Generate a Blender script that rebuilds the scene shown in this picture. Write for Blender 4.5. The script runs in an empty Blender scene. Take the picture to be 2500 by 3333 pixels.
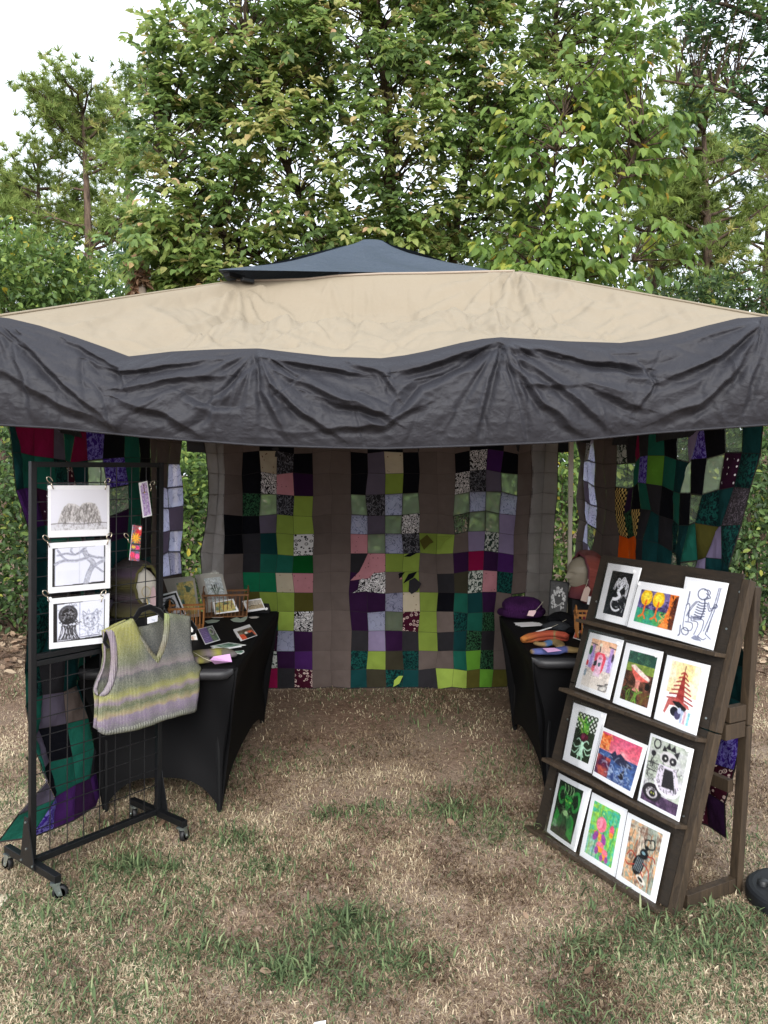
import bpy, bmesh, math, random
import numpy as np
from mathutils import Vector, Matrix
from mathutils.geometry import delaunay_2d_cdt

# ------------------------------------------------------------------ camera, sky, sun, exposure
random.seed(7); RNG = np.random.default_rng(7)
SC = bpy.context.scene
COL = SC.collection
F, CX, CY, CAMZ = 2550.0, 1250.0, 1666.5, 1.70
PITCH = math.atan(136.5 / F)
cam = bpy.data.cameras.new('camera'); camo = bpy.data.objects.new('camera', cam); COL.objects.link(camo)
cam.sensor_fit = 'VERTICAL'; cam.sensor_height = 36.0; cam.sensor_width = 27.0
cam.lens = F / 3333.0 * 36.0
cam.clip_start = 0.05; cam.clip_end = 600
camo.location = (0, 0, CAMZ); camo.rotation_euler = (math.radians(90) - PITCH, 0, 0)
SC.camera = camo

SUN_EL, SUN_AZ = math.radians(30), math.radians(181)      # soft light through bright overcast, from behind and left
world = bpy.data.worlds.new('World'); SC.world = world; world.use_nodes = True
wn = world.node_tree; wn.nodes.clear()
sky = wn.nodes.new('ShaderNodeTexSky'); sky.sky_type = 'NISHITA'; sky.sun_disc = False
sky.sun_elevation = SUN_EL; sky.sun_rotation = SUN_AZ
sky.air_density = 1.0; sky.dust_density = 3.0; sky.ozone_density = 1.0
ov = wn.nodes.new('ShaderNodeMix'); ov.data_type = 'RGBA'; ov.inputs[0].default_value = 0.86
ov.inputs[7].default_value = (10.9, 11.7, 12.9, 1)           # even veil of bright cloud over the clear sky
wn.links.new(sky.outputs[0], ov.inputs[6])
bg = wn.nodes.new('ShaderNodeBackground'); bg.inputs[1].default_value = 0.056
wn.links.new(ov.outputs[2], bg.inputs[0])
wo = wn.nodes.new('ShaderNodeOutputWorld'); wn.links.new(bg.outputs[0], wo.inputs[0])
sl = bpy.data.lights.new('sun', 'SUN'); sl.energy = 1.5; sl.angle = math.radians(40); sl.color = (1.0, 0.97, 0.93)
so = bpy.data.objects.new('sun', sl); COL.objects.link(so)
so.rotation_euler = (math.radians(90) - SUN_EL, 0, math.pi - SUN_AZ)
so.location = (-4, -6, 12)
SC.view_settings.view_transform = 'Standard'; SC.view_settings.look = 'None'
SC.view_settings.exposure = 1.6; SC.view_settings.gamma = 1.0; SC.view_settings.use_curve_mapping = False
SC.render.engine = 'CYCLES'
SC.cycles.max_bounces = 8; SC.cycles.diffuse_bounces = 4; SC.cycles.transparent_max_bounces = 24
SC.cycles.use_denoising = True

# ------------------------------------------------------------------ helpers: rays, meshes, things
_f = Vector((0, math.cos(PITCH), -math.sin(PITCH))); _u = Vector((0, math.sin(PITCH), math.cos(PITCH))); _r = Vector((1, 0, 0))
CAM = Vector((0, 0, CAMZ))
def ray(px, py): return _f + _r * ((px - CX) / F) + _u * ((CY - py) / F)
def P(px, py, Y):
    d = ray(px, py); return CAM + d * (Y / d.y)
def G(px, py, z=0.0):
    d = ray(px, py); return CAM + d * ((z - CAMZ) / d.z)
def HIT(px, py, p0, n):
    d = ray(px, py); return CAM + d * ((p0 - CAM).dot(n) / d.dot(n))

def put(name, me, parent=None, M=None):
    o = bpy.data.objects.new(name, me); COL.objects.link(o)
    if parent is not None:
        o.parent = parent
        if parent.parent is None: o.matrix_parent_inverse = Matrix.Translation(-Vector(parent.location))
        else: o.matrix_parent_inverse = parent_world(parent).inverted()
    if M is not None: o.matrix_basis = M
    return o
def parent_world(p):
    return p.matrix_basis.copy() if p.parent is None else Matrix.Identity(4)
def mk(name, V, Fc, mat=None, parent=None, smooth=False, uv=None, col=None, tint=None, flat_idx=None):
    """one mesh object in world coordinates; Fc an (m,k) array or a list of index lists"""
    me = bpy.data.meshes.new(name)
    V = np.asarray(V, dtype=np.float32).reshape(-1, 3)
    if isinstance(Fc, np.ndarray):
        m, k = Fc.shape
        me.vertices.add(len(V)); me.vertices.foreach_set('co', V.ravel())
        me.loops.add(m * k); me.loops.foreach_set('vertex_index', Fc.astype(np.int32).ravel())
        me.polygons.add(m)
        me.polygons.foreach_set('loop_start', np.arange(0, m * k, k, dtype=np.int32))
        me.polygons.foreach_set('loop_total', np.full(m, k, dtype=np.int32))
        me.update(calc_edges=True)
    else:
        me.from_pydata([tuple(v) for v in V], [], [list(f) for f in Fc]); me.update()
    if smooth: me.polygons.foreach_set('use_smooth', np.ones(len(me.polygons), dtype=bool))
    if uv is not None:
        l = np.empty(len(me.loops), dtype=np.int32); me.loops.foreach_get('vertex_index', l)
        ul = me.uv_layers.new(name='UVMap'); ul.data.foreach_set('uv', np.asarray(uv, dtype=np.float32)[l].ravel())
    if col is not None:
        a = me.color_attributes.new('Col', 'FLOAT_COLOR', 'POINT')
        c = np.ones((len(V), 4), dtype=np.float32); c[:, :3] = col; a.data.foreach_set('color', c.ravel())
    if tint is not None:
        a = me.attributes.new('tint', 'FLOAT', 'POINT'); a.data.foreach_set('value', np.asarray(tint, dtype=np.float32))
    if mat is not None: me.materials.append(mat)
    return put(name, me, parent)
def tag(o, label, cat=None, group=None, kind=None):
    if label: o['label'] = label
    if cat: o['category'] = cat
    if group: o['group'] = group
    if kind: o['kind'] = kind
    return o
def thing(name, loc, label, cat, group=None):
    o = bpy.data.objects.new(name, None); COL.objects.link(o); o.location = loc; o.empty_display_size = .1
    return tag(o, label, cat, group)
class MB:
    """collects shapes, builds one mesh"""
    def __init__(s): s.v = []; s.f = []
    def add(s, V, Fc):
        n = len(s.v); s.v += [tuple(p) for p in V]; s.f += [[i + n for i in f] for f in Fc]; return s
    def hexa(s, b, t):            # b,t: 4 bottom, 4 top points
        return s.add(list(b) + list(t), [(3, 2, 1, 0), (4, 5, 6, 7), (0, 1, 5, 4), (1, 2, 6, 5), (2, 3, 7, 6), (3, 0, 4, 7)])
    def box(s, c, ax, ay, az):    # centre and three half-axis vectors
        c, ax, ay, az = map(Vector, (c, ax, ay, az))
        return s.hexa([c - ax - ay - az, c + ax - ay - az, c + ax + ay - az, c - ax + ay - az],
                      [c - ax - ay + az, c + ax - ay + az, c + ax + ay + az, c - ax + ay + az])
    def bar(s, a, b, w, h, up=(0, 0, 1)):
        a, b = Vector(a), Vector(b); d = (b - a).normalized(); up = Vector(up)
        sd = d.cross(up)
        if sd.length < 1e-4: sd = d.cross(Vector((1, 0, 0)))
        sd.normalize(); n = sd.cross(d).normalized()
        return s.box((a + b) / 2, (b - a) / 2, sd * (w / 2), n * (h / 2))
    def tube(s, pts, r, k=8, cap=True):
        V, Fc = tube(pts, r, k, cap); return s.add(V, Fc)
    def build(s, name, mat, parent=None, smooth=False, bevel=0.0):
        if bevel:
            bm = bmesh.new(); vs = [bm.verts.new(p) for p in s.v]
            for f in s.f:
                try: bm.faces.new([vs[i] for i in f])
                except ValueError: pass
            bmesh.ops.recalc_face_normals(bm, faces=bm.faces)
            bmesh.ops.bevel(bm, geom=bm.edges[:], offset=bevel, segments=2, affect='EDGES', profile=.6)
            me = bpy.data.meshes.new(name); bm.to_mesh(me); bm.free(); me.materials.append(mat)
            return put(name, me, parent)
        return mk(name, s.v, s.f, mat, parent, smooth)
def tube(pts, r, k=8, cap=True):
    pts = [Vector(p) for p in pts]; n = len(pts)
    r = [r] * n if isinstance(r, (int, float)) else r
    V = []; Fc = []; ref = None
    for i, p in enumerate(pts):
        d = (pts[min(i + 1, n - 1)] - pts[max(i - 1, 0)])
        if d.length < 1e-9: d = Vector((0, 0, 1))
        d.normalize()
        if ref is None: ref = d.orthogonal().normalized()
        sd = (ref - d * ref.dot(d));
        if sd.length < 1e-6: sd = d.orthogonal()
        sd.normalize(); ref = sd; up = d.cross(sd)
        for j in range(k):
            a = 2 * math.pi * j / k; V.append(p + (sd * math.cos(a) + up * math.sin(a)) * r[i])
    for i in range(n - 1):
        for j in range(k):
            Fc.append((i * k + j, i * k + (j + 1) % k, (i + 1) * k + (j + 1) % k, (i + 1) * k + j))
    if cap: Fc.append(tuple(range(k - 1, -1, -1))); Fc.append(tuple((n - 1) * k + j for j in range(k)))
    return V, Fc
def grid_faces(nu, nv):
    """(nu,nv) vertex grid, index = i*nv+j"""
    i, j = np.meshgrid(np.arange(nu - 1), np.arange(nv - 1), indexing='ij'); a = (i * nv + j).ravel()
    return np.stack([a, a + nv, a + nv + 1, a + 1], 1)
def lathe(prof, k=24, c=(0, 0, 0)):
    V = []; n = len(prof)
    for r, z in prof:
        for j in range(k):
            a = 2 * math.pi * j / k; V.append((c[0] + r * math.cos(a), c[1] + r * math.sin(a), c[2] + z))
    Fc = [(i * k + j, i * k + (j + 1) % k, (i + 1) * k + (j + 1) % k, (i + 1) * k + j) for i in range(n - 1) for j in range(k)]
    return V, Fc
def cdt(outline, spacing):
    """triangulate a 2-D outline with interior points"""
    o = np.array(outline); lo, hi = o.min(0), o.max(0)
    pts = [Vector(p) for p in outline]; n = len(pts)
    xs = np.arange(lo[0] + spacing / 2, hi[0], spacing); ys = np.arange(lo[1] + spacing / 2, hi[1], spacing)
    gx, gy = np.meshgrid(xs, ys); gx[::2] += spacing / 2
    q = np.stack([gx.ravel(), gy.ravel()], 1); q = q[inpoly(q, o)]
    seg = np.roll(o, -1, 0) - o
    d = np.full(len(q), 9.)
    for a, s in zip(o, seg):
        t = np.clip(((q - a) @ s) / max(s @ s, 1e-12), 0, 1); d = np.minimum(d, np.linalg.norm(q - a - t[:, None] * s, axis=1))
    q = q[d > spacing * .45]
    V, E, Fc, *_ = delaunay_2d_cdt(pts + [Vector(p) for p in q], [(i, (i + 1) % n) for i in range(n)], [list(range(n))], 1, 1e-6)
    return np.array([tuple(v) for v in V]), [list(f) for f in Fc]
def inpoly(q, o):
    x, y = q[:, 0], q[:, 1]; r = np.zeros(len(q), bool)
    for (x1, y1), (x2, y2) in zip(o, np.roll(o, -1, 0)):
        if y1 == y2: continue
        r ^= ((y1 > y) != (y2 > y)) & (x < (x2 - x1) * (y - y1) / (y2 - y1) + x1)
    return r
def resample(poly, step):
    out = []; n = len(poly)
    for i in range(n):
        a, b = np.array(poly[i]), np.array(poly[(i + 1) % n]); m = max(1, int(np.linalg.norm(b - a) / step))
        out += [tuple(a + (b - a) * t / m) for t in range(m)]
    return out
_NT = np.random.default_rng(3).random((64, 64, 64)).astype(np.float32)
def vnoise(x, y, z=0.0):
    x, y = np.asarray(x, float), np.asarray(y, float); z = np.zeros_like(x) + z
    def fl(a): f = np.floor(a); t = a - f; return f.astype(int) & 63, t * t * (3 - 2 * t)
    i, u = fl(x); j, v = fl(y); k, w = fl(z); i1, j1, k1 = (i + 1) & 63, (j + 1) & 63, (k + 1) & 63
    l = lambda a, b, t: a + (b - a) * t
    return l(l(l(_NT[i, j, k], _NT[i1, j, k], u), l(_NT[i, j1, k], _NT[i1, j1, k], u), v),
             l(l(_NT[i, j, k1], _NT[i1, j, k1], u), l(_NT[i, j1, k1], _NT[i1, j1, k1], u), v), w)
def fbm(x, y, z=0.0, o=4):
    s = 0; a = .5; f = 1.
    for _ in range(o): s = s + a * vnoise(np.asarray(x) * f + 7.3 * _, np.asarray(y) * f + 3.1 * _, z); a *= .5; f *= 2.03
    return s
def interp(x, pts):
    p = np.array(pts, float); return np.interp(x, p[:, 0], p[:, 1])
def sm(a, b, x): t = np.clip((np.asarray(x, float) - a) / (b - a), 0, 1); return t * t * (3 - 2 * t)

# ------------------------------------------------------------------ helpers: materials
def lin(c):
    return tuple(((x + .055) / 1.055) ** 2.4 if x > .04045 else x / 12.92 for x in c[:3]) + (1,)
def hx(s): return lin(tuple(int(s[i:i + 2], 16) / 255 for i in (0, 2, 4)))
class NT:
    def __init__(s, name):
        s.m = bpy.data.materials.new(name); s.m.use_nodes = True; s.t = s.m.node_tree; s.t.nodes.clear()
        s.out = s.n('OutputMaterial')
    def n(s, typ, **kw):
        nd = s.t.nodes.new('ShaderNode' + typ)
        for k, v in kw.items():
            if k[0] == '_': setattr(nd, k[1:], v)
            else:
                key = int(k[1:]) if k[0] == 'i' and k[1:].isdigit() else k.replace('__', ' ')
                s.set(nd.inputs[key], v)
        return nd
    def set(s, inp, v):
        if isinstance(v, bpy.types.NodeSocket): s.t.links.new(v, inp)
        elif isinstance(v, bpy.types.Node): s.t.links.new(v.outputs[0], inp)
        else: inp.default_value = v
    def ramp(s, fac, stops, interp='LINEAR'):
        r = s.n('ValToRGB', Fac=fac); cr = r.color_ramp; cr.interpolation = interp
        while len(cr.elements) < len(stops): cr.elements.new(.5)
        for e, (p, c) in zip(cr.elements, stops): e.position = p; e.color = c
        return r.outputs[0]
    def mix(s, f, a, b, mode='MIX'):
        m = s.n('Mix', _data_type='RGBA', _blend_type=mode); s.set(m.inputs[0], f); s.set(m.inputs[6], a); s.set(m.inputs[7], b)
        return m.outputs[2]
    def math(s, op, a, b=0.0, c=0.0):
        m = s.n('Math', _operation=op); s.set(m.inputs[0], a); s.set(m.inputs[1], b); s.set(m.inputs[2], c); return m.outputs[0]
    def noise(s, vec, scale, detail=3, dist=0.0, rough=.55):
        return s.n('TexNoise', Vector=vec, Scale=scale, Detail=detail, Distortion=dist, Roughness=rough).outputs[0]
    def obj(s): return s.n('TexCoord').outputs['Object']
    def uv(s): return s.n('UVMap').outputs[0]
    def vscale(s, v, sc): return s.n('Mapping', Vector=v, Scale=sc).outputs[0]
    def bump(s, h, strength=.3, dist=.01): return s.n('Bump', Height=h, Strength=strength, Distance=dist).outputs[0]
    def pbr(s, **kw):
        return s.n('BsdfPrincipled', **kw).outputs[0]
    def done(s, sh): s.set(s.out.inputs[0], sh); return s.m
def spread(c, k): return tuple(min(1, x * k) for x in c[:3]) + (1,)
def simple(name, c, rough=.6, var=.12, vs=9., bump=.15, bs=120., metal=0.0, spec=.5, sheen=0.0):
    t = NT(name); o = t.obj()
    n = t.noise(o, vs, 4); cc = t.mix(n, spread(c, 1 - var), spread(c, 1 + var))
    b = t.bump(t.noise(o, bs, 2), bump, .003)
    kw = dict(Roughness=rough, Metallic=metal, Normal=b); kw['Base Color'] = cc; kw['Specular IOR Level'] = spec
    nd = t.n('BsdfPrincipled')
    for k, v in kw.items(): t.set(nd.inputs[k], v)
    if sheen: nd.inputs['Sheen Weight'].default_value = sheen; nd.inputs['Sheen Roughness'].default_value = .4
    return t.done(nd.outputs[0])
def pb(t, base, rough=.6, normal=None, metal=0., spec=.5, trans=None):
    nd = t.n('BsdfPrincipled'); t.set(nd.inputs['Base Color'], base); t.set(nd.inputs['Roughness'], rough)
    t.set(nd.inputs['Metallic'], metal); t.set(nd.inputs['Specular IOR Level'], spec)
    if normal is not None: t.set(nd.inputs['Normal'], normal)
    if trans is None: return nd.outputs[0]
    tr = t.n('BsdfTranslucent'); t.set(tr.inputs[0], base)
    ms = t.n('MixShader'); ms.inputs[0].default_value = trans
    t.t.links.new(nd.outputs[0], ms.inputs[1]); t.t.links.new(tr.outputs[0], ms.inputs[2]); return ms.outputs[0]
# ================================================================== GROUND
def ground_z(x, y):
    return .018 * (fbm(np.asarray(x) * 1.3 + 20, np.asarray(y) * 1.3 + 9, 0, 3) - .45) + .004 * (fbm(np.asarray(x) * 9, np.asarray(y) * 9 + 4, 0, 2) - .4)
def green_at(x, y):
    """0..1 how green the turf is there"""
    g = sm(.46, .64, fbm(np.asarray(x) * 1.15 + 31, np.asarray(y) * 1.15 + 12, 0, 4)) * .36
    for (cx, cy, rx, ry, k) in GREEN: g = g + k * np.exp(-(((x - cx) / rx) ** 2 + ((y - cy) / ry) ** 2))
    return np.clip(g, 0, 1)
def _gp(px, py): p = G(px, py); return p.x, p.y
GREEN = [(*_gp(a, b), r1, r2, k) for a, b, r1, r2, k in [
    (420, 2830, .17, .13, 1.), (600, 2920, .12, .1, .5), (1130, 3020, .22, .14, 1.), (760, 2740, .16, .12, .9), (880, 2820, .16, .1, .8),
    (1060, 2660, .1, .08, .8), (1200, 2640, .12, .09, .9), (1450, 2640, .24, .14, .9), (1640, 2700, .2, .15, .8), (930, 3170, .14, .1, 1.),
    (1300, 3140, .16, .1, .9), (1150, 3240, .08, .06, .8), (700, 3100, .2, .1, .6), (150, 2960, .25, .2, .5), (1950, 2900, .2, .2, .4),
    (2200, 3100, .35, .12, .7), (2380, 2980, .2, .1, .7), (60, 2500, .2, .4, .4), (2440, 2750, .12, .3, .5), (1380, 2350, .3, .2, .25)]]
def ground():
    ys = np.concatenate([np.linspace(-120, -2, 14), np.linspace(-1.5, 1.8, 6), np.linspace(2.0, 7.2, 150), np.linspace(7.4, 12, 24), np.linspace(14, 250, 22)])
    xs = np.concatenate([np.linspace(-250, -8, 16), np.linspace(-7.5, -3, 12), np.linspace(-2.8, 2.8, 150), np.linspace(3, 7.5, 12), np.linspace(8, 250, 16)])
    X, Y = np.meshgrid(xs, ys, indexing='ij'); Z = np.where((abs(X) < 9) & (Y < 14), ground_z(X, Y), 0)
    t = NT('dry_lawn_soil'); o = t.obj()
    n1 = t.noise(o, 1.6, 6, .4, .6); n2 = t.noise(o, 26, 5, .3, .7); n3 = t.noise(o, 120, 3)
    soil = t.ramp(n2, [(.25, hx('5a473a')), (.5, hx('8d7767')), (.75, hx('b39c8a'))])
    straw = t.ramp(n3, [(.3, hx('6f5f50')), (.55, hx('9c8b7a')), (.75, hx('bcac98'))])
    c = t.mix(t.ramp(n1, [(.38, (0, 0, 0, 1)), (.62, (1, 1, 1, 1))]), soil, straw)
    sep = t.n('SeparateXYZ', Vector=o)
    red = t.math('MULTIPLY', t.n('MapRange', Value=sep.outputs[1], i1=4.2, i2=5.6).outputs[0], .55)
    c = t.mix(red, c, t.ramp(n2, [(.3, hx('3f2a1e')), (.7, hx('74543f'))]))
    b = t.bump(t.math('ADD', n2, t.math('MULTIPLY', n3, .5)), .9, .02)
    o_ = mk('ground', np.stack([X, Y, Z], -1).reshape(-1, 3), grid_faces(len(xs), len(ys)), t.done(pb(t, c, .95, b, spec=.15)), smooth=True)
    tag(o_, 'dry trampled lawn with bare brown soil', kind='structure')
ground()

def blades(name, mat, X, Y, L, W, lean, az, tint, z0=0., kind_label=None, curl=.5):
    """grass blades as 5-vertex bent strips"""
    n = len(X); Z = ground_z(X, Y) + z0
    d = np.stack([np.cos(az), np.sin(az), np.zeros(n)], 1); s = np.stack([-np.sin(az), np.cos(az), np.zeros(n)], 1)
    base = np.stack([X, Y, Z], 1)
    up = np.array([0, 0, 1.])
    m = base + d * (L * .5 * np.sin(lean * .6))[:, None] + up * (L * .5 * np.cos(lean * .6))[:, None]
    e = m + d * (L * .5 * np.sin(lean * (1 + curl)))[:, None] + up * (L * .5 * np.cos(lean * (1 + curl)))[:, None]
    e[:, 2] = np.maximum(e[:, 2], Z + .002)
    V = np.stack([base - s * W[:, None] * .4, base + s * W[:, None] * .4, m + s * W[:, None] * .5, m - s * W[:, None] * .5, e], 1)
    i = np.arange(n)[:, None] * 5
    Fq = np.concatenate([i + np.array([0, 1, 2]), i + np.array([0, 2, 3]), i + np.array([3, 2, 4])])
    o = mk(name, V.reshape(-1, 3), Fq, mat, tint=np.repeat(tint, 5))
    return o
def grass_mat(name, stops):
    t = NT(name); a = t.n('Attribute', _attribute_name='tint')
    c = t.ramp(a.outputs['Fac'], stops); c = t.mix(.25, c, t.mix(t.noise(t.obj(), 40, 2), spread((.2, .2, .2), .5), (.6, .55, .45, 1)), 'OVERLAY')
    return t.done(pb(t, c, .75, spec=.2, trans=.25))
M_STRAW = grass_mat('dry_grass', [(0, hx('463629')), (.25, hx('74614e')), (.5, hx('9d8972')), (.8, hx('c2b094')), (1, hx('dfd2b8'))])
M_TURF = grass_mat('green_grass', [(0, hx('33402a')), (.35, hx('526445')), (.7, hx('71845a')), (1, hx('969f78'))])
def scatter(n, near=2.15, far=11.):
    # even in the picture: more blades close to the camera
    u = RNG.random(n); Y = 1 / (1 / near + (1 / far - 1 / near) * u ** .85)
    X = (RNG.random(n) * 2 - 1) * (Y * .53 + .15); return X, Y
def lawn():
    X, Y = scatter(270000); far = Y / 2.4
    tent = np.exp(-((np.maximum(abs(X) - .75, 0)) / .3) ** 2) * sm(3.7, 5., Y) * sm(7, 6, Y)
    bare = sm(.44, .62, fbm(X * 2.3 + 3, Y * 2.3 + 40, 0, 4)) * .6
    keep = RNG.random(len(X)) > np.clip(bare + tent * .35, 0, .9)
    X, Y, far = X[keep], Y[keep], far[keep]; n = len(X)
    L = RNG.uniform(.012, .042, n) * (1 + .1 * (far - 1)); W = RNG.uniform(.0015, .0036, n) * (.8 + .35 * far)
    o = blades('dry_grass', M_STRAW, X, Y, L, W, RNG.normal(1.38, .28, n), RNG.uniform(0, 6.28, n), np.clip(RNG.normal(.62, .24, n) + 1.5 * (fbm(X * 1.7 + 50, Y * 1.7, 0, 3) - .46) + .9 * (fbm(X * 7 + 5, Y * 7 + 8, 0, 2) - .38), 0, 1))
    tag(o, 'pale dry grass blades strewn over the whole lawn', 'grass', kind='stuff')
    X, Y = scatter(190000); g = green_at(X, Y); k = RNG.random(len(X)) < g * .8 + .03; X, Y = X[k], Y[k]; n = len(X); far = Y / 2.4
    big = RNG.random(n) < .22 * green_at(X, Y)
    L = np.where(big, RNG.uniform(.04, .085, n), RNG.uniform(.015, .042, n)) * (1 + .1 * (far - 1)); W = np.where(big, RNG.uniform(.004, .007, n), RNG.uniform(.002, .0042, n)) * (.8 + .3 * far)
    o = blades('green_grass', M_TURF, X, Y, L, W, RNG.normal(1.05, .35, n), RNG.uniform(0, 6.28, n), np.clip(RNG.normal(.5, .27, n), 0, 1))
    tag(o, 'short green turf growing in patches between the dry grass', 'grass', kind='stuff')
lawn()
def tuft(px, py, n, L, label, nm='grass_tuft'):
    c = G(px, py); az = RNG.uniform(0, 6.28, n)
    L *= .72; X = c.x + RNG.normal(0, .045, n); Y = c.y + RNG.normal(0, .04, n)
    o = blades(nm, M_TURF, X, Y, RNG.uniform(.5, 1.1, n) * L, RNG.uniform(.004, .008, n), RNG.normal(.95, .3, n), az, np.clip(RNG.normal(.45, .2, n), 0, 1), curl=.7)
    tag(o, label, 'grass tuft', 'broad-bladed grass tufts on the lawn')
for a in [(1130, 3000, 70, .15, 'largest coarse green grass tuft, at the centre of the foreground lawn'), (420, 2830, 60, .14, 'coarse green grass tuft in front of the grid rack base'),
          (780, 2730, 40, .13, 'green grass tuft just right of the black table front leg'), (930, 3160, 34, .13, 'sprawling green tuft beside the pale curled fallen leaf'),
          (555, 2830, 44, .11, 'small green tuft right of the tuft under the grid rack'), (1470, 2640, 50, .1, 'low dark tuft in the middle of the walkway between tables'),
          (1080, 2650, 30, .1, 'dark tuft on the walkway nearer the left table')]: tuft(*a)

# ------------------------------------------------------------------ leaf makers
LEAF = np.array([(0, 0, 0), (.3, .42, .10), (.68, .36, .12), (1, 0, 0), (.68, -.36, .12), (.3, -.42, .10)])
def leaf_arrays(pos, axis, nrm, L, wr=.55, droop=0.0):
    n = len(pos); axis = axis / np.linalg.norm(axis, axis=1, keepdims=True)
    side = np.cross(nrm, axis); side /= np.linalg.norm(side, axis=1, keepdims=True) + 1e-9; nr = np.cross(axis, side)
    a, b, c = LEAF[:, 0], LEAF[:, 1], LEAF[:, 2] - droop * LEAF[:, 0] ** 2
    Lc = L[:, None, None]
    V = pos[:, None, :] + axis[:, None, :] * (a[None, :, None] * Lc) + side[:, None, :] * (b[None, :, None] * Lc * (wr if np.isscalar(wr) else wr[:, None, None]) / .42 * .5) + nr[:, None, :] * (c[None, :, None] * Lc)
    i = np.arange(n)[:, None] * 6
    Fq = np.concatenate([i + np.array([0, 3, 2, 1]), i + np.array([0, 5, 4, 3])])
    return V.reshape(-1, 3), Fq
def leaf_mat(name, stops, trans=.3, rough=.5, spec=.35):
    t = NT(name); a = t.n('Attribute', _attribute_name='tint')
    c = t.ramp(a.outputs['Fac'], stops)
    c = t.mix(.3, c, t.mix(t.noise(t.obj(), 3.0, 2), (.3, .3, .3, 1), (.65, .65, .6, 1)), 'OVERLAY')
    return t.done(pb(t, c, rough, spec=spec, trans=trans))
def bark_mat(name, a, b, sc=30):
    t = NT(name); o = t.vscale(t.obj(), (1, 1, .25)); n = t.noise(o, sc, 5, .5)
    return t.done(pb(t, t.ramp(n, [(.3, a), (.7, b)]), .9, t.bump(n, .8, .02), spec=.2))
M_BARK = bark_mat('grey_brown_bark', hx('2e2620'), hx('6a5a4c'))
M_PBARK = bark_mat('pine_bark', hx('332a24'), hx('6e5d50'), 18)
M_LEAF = leaf_mat('hickory_leaves', [(0, hx('54693e')), (.3, hx('728c4e')), (.6, hx('93a65c')), (.85, hx('adb570')), (.955, hx('bcb478')), (.975, hx('c4a67a')), (1, hx('d9b494'))], .52, .5, .35)
M_LEAFY = leaf_mat('sapling_leaves', [(0, hx('55703a')), (.4, hx('718c42')), (.8, hx('8a9c4c')), (.95, hx('a8ae50')), (.975, hx('bf9f3a')), (1, hx('c49430'))], .45, .5)
M_SHRUB = leaf_mat('shrub_leaves', [(0, hx('3d5430')), (.4, hx('5f7a3e')), (.8, hx('849c52')), (.96, hx('98a654')), (1, hx('ccba48'))], .4, .5)
M_SHRUBD = leaf_mat('dark_shrub_leaves', [(0, hx('2a3c22')), (.5, hx('465e34')), (.9, hx('6a8448')), (1, hx('9c9e48'))], .35, .5)
M_OAK = leaf_mat('oak_leaves', [(0, hx('3a543c')), (.5, hx('5a7850')), (.9, hx('7a965c')), (1, hx('8a9a52'))], .35, .5)
M_NEED = leaf_mat('pine_needles', [(0, hx('546838')), (.4, hx('7a8e4c')), (.8, hx('9cab62')), (1, hx('b4b06c'))], .45, .6, .2)
def unit(n, rng=RNG):
    v = rng.normal(size=(n, 3)); return v / np.linalg.norm(v, axis=1, keepdims=True)
def in_ell(c, r, n, shell=.0):
    v = unit(n); q = RNG.random(n) ** (1 / 3.); q = shell + (1 - shell) * q
    return np.array(c) + v * q[:, None] * np.array(r)
def ell(px, py, rx, ry, Y, dy):
    c = P(px, py, Y); return (tuple(c), (rx / F * Y, dy, ry / F * Y))
def limb(a, b, k=5, wob=.08, sag=0.):
    a, b = Vector(a), Vector(b); o = []
    for i in range(k + 1):
        t = i / k; p = a.lerp(b, t); w = math.sin(math.pi * t) * wob * (b - a).length
        o.append(p + Vector((random.gauss(0, w * .35), random.gauss(0, w * .35), w * sag)))
    return o
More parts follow.
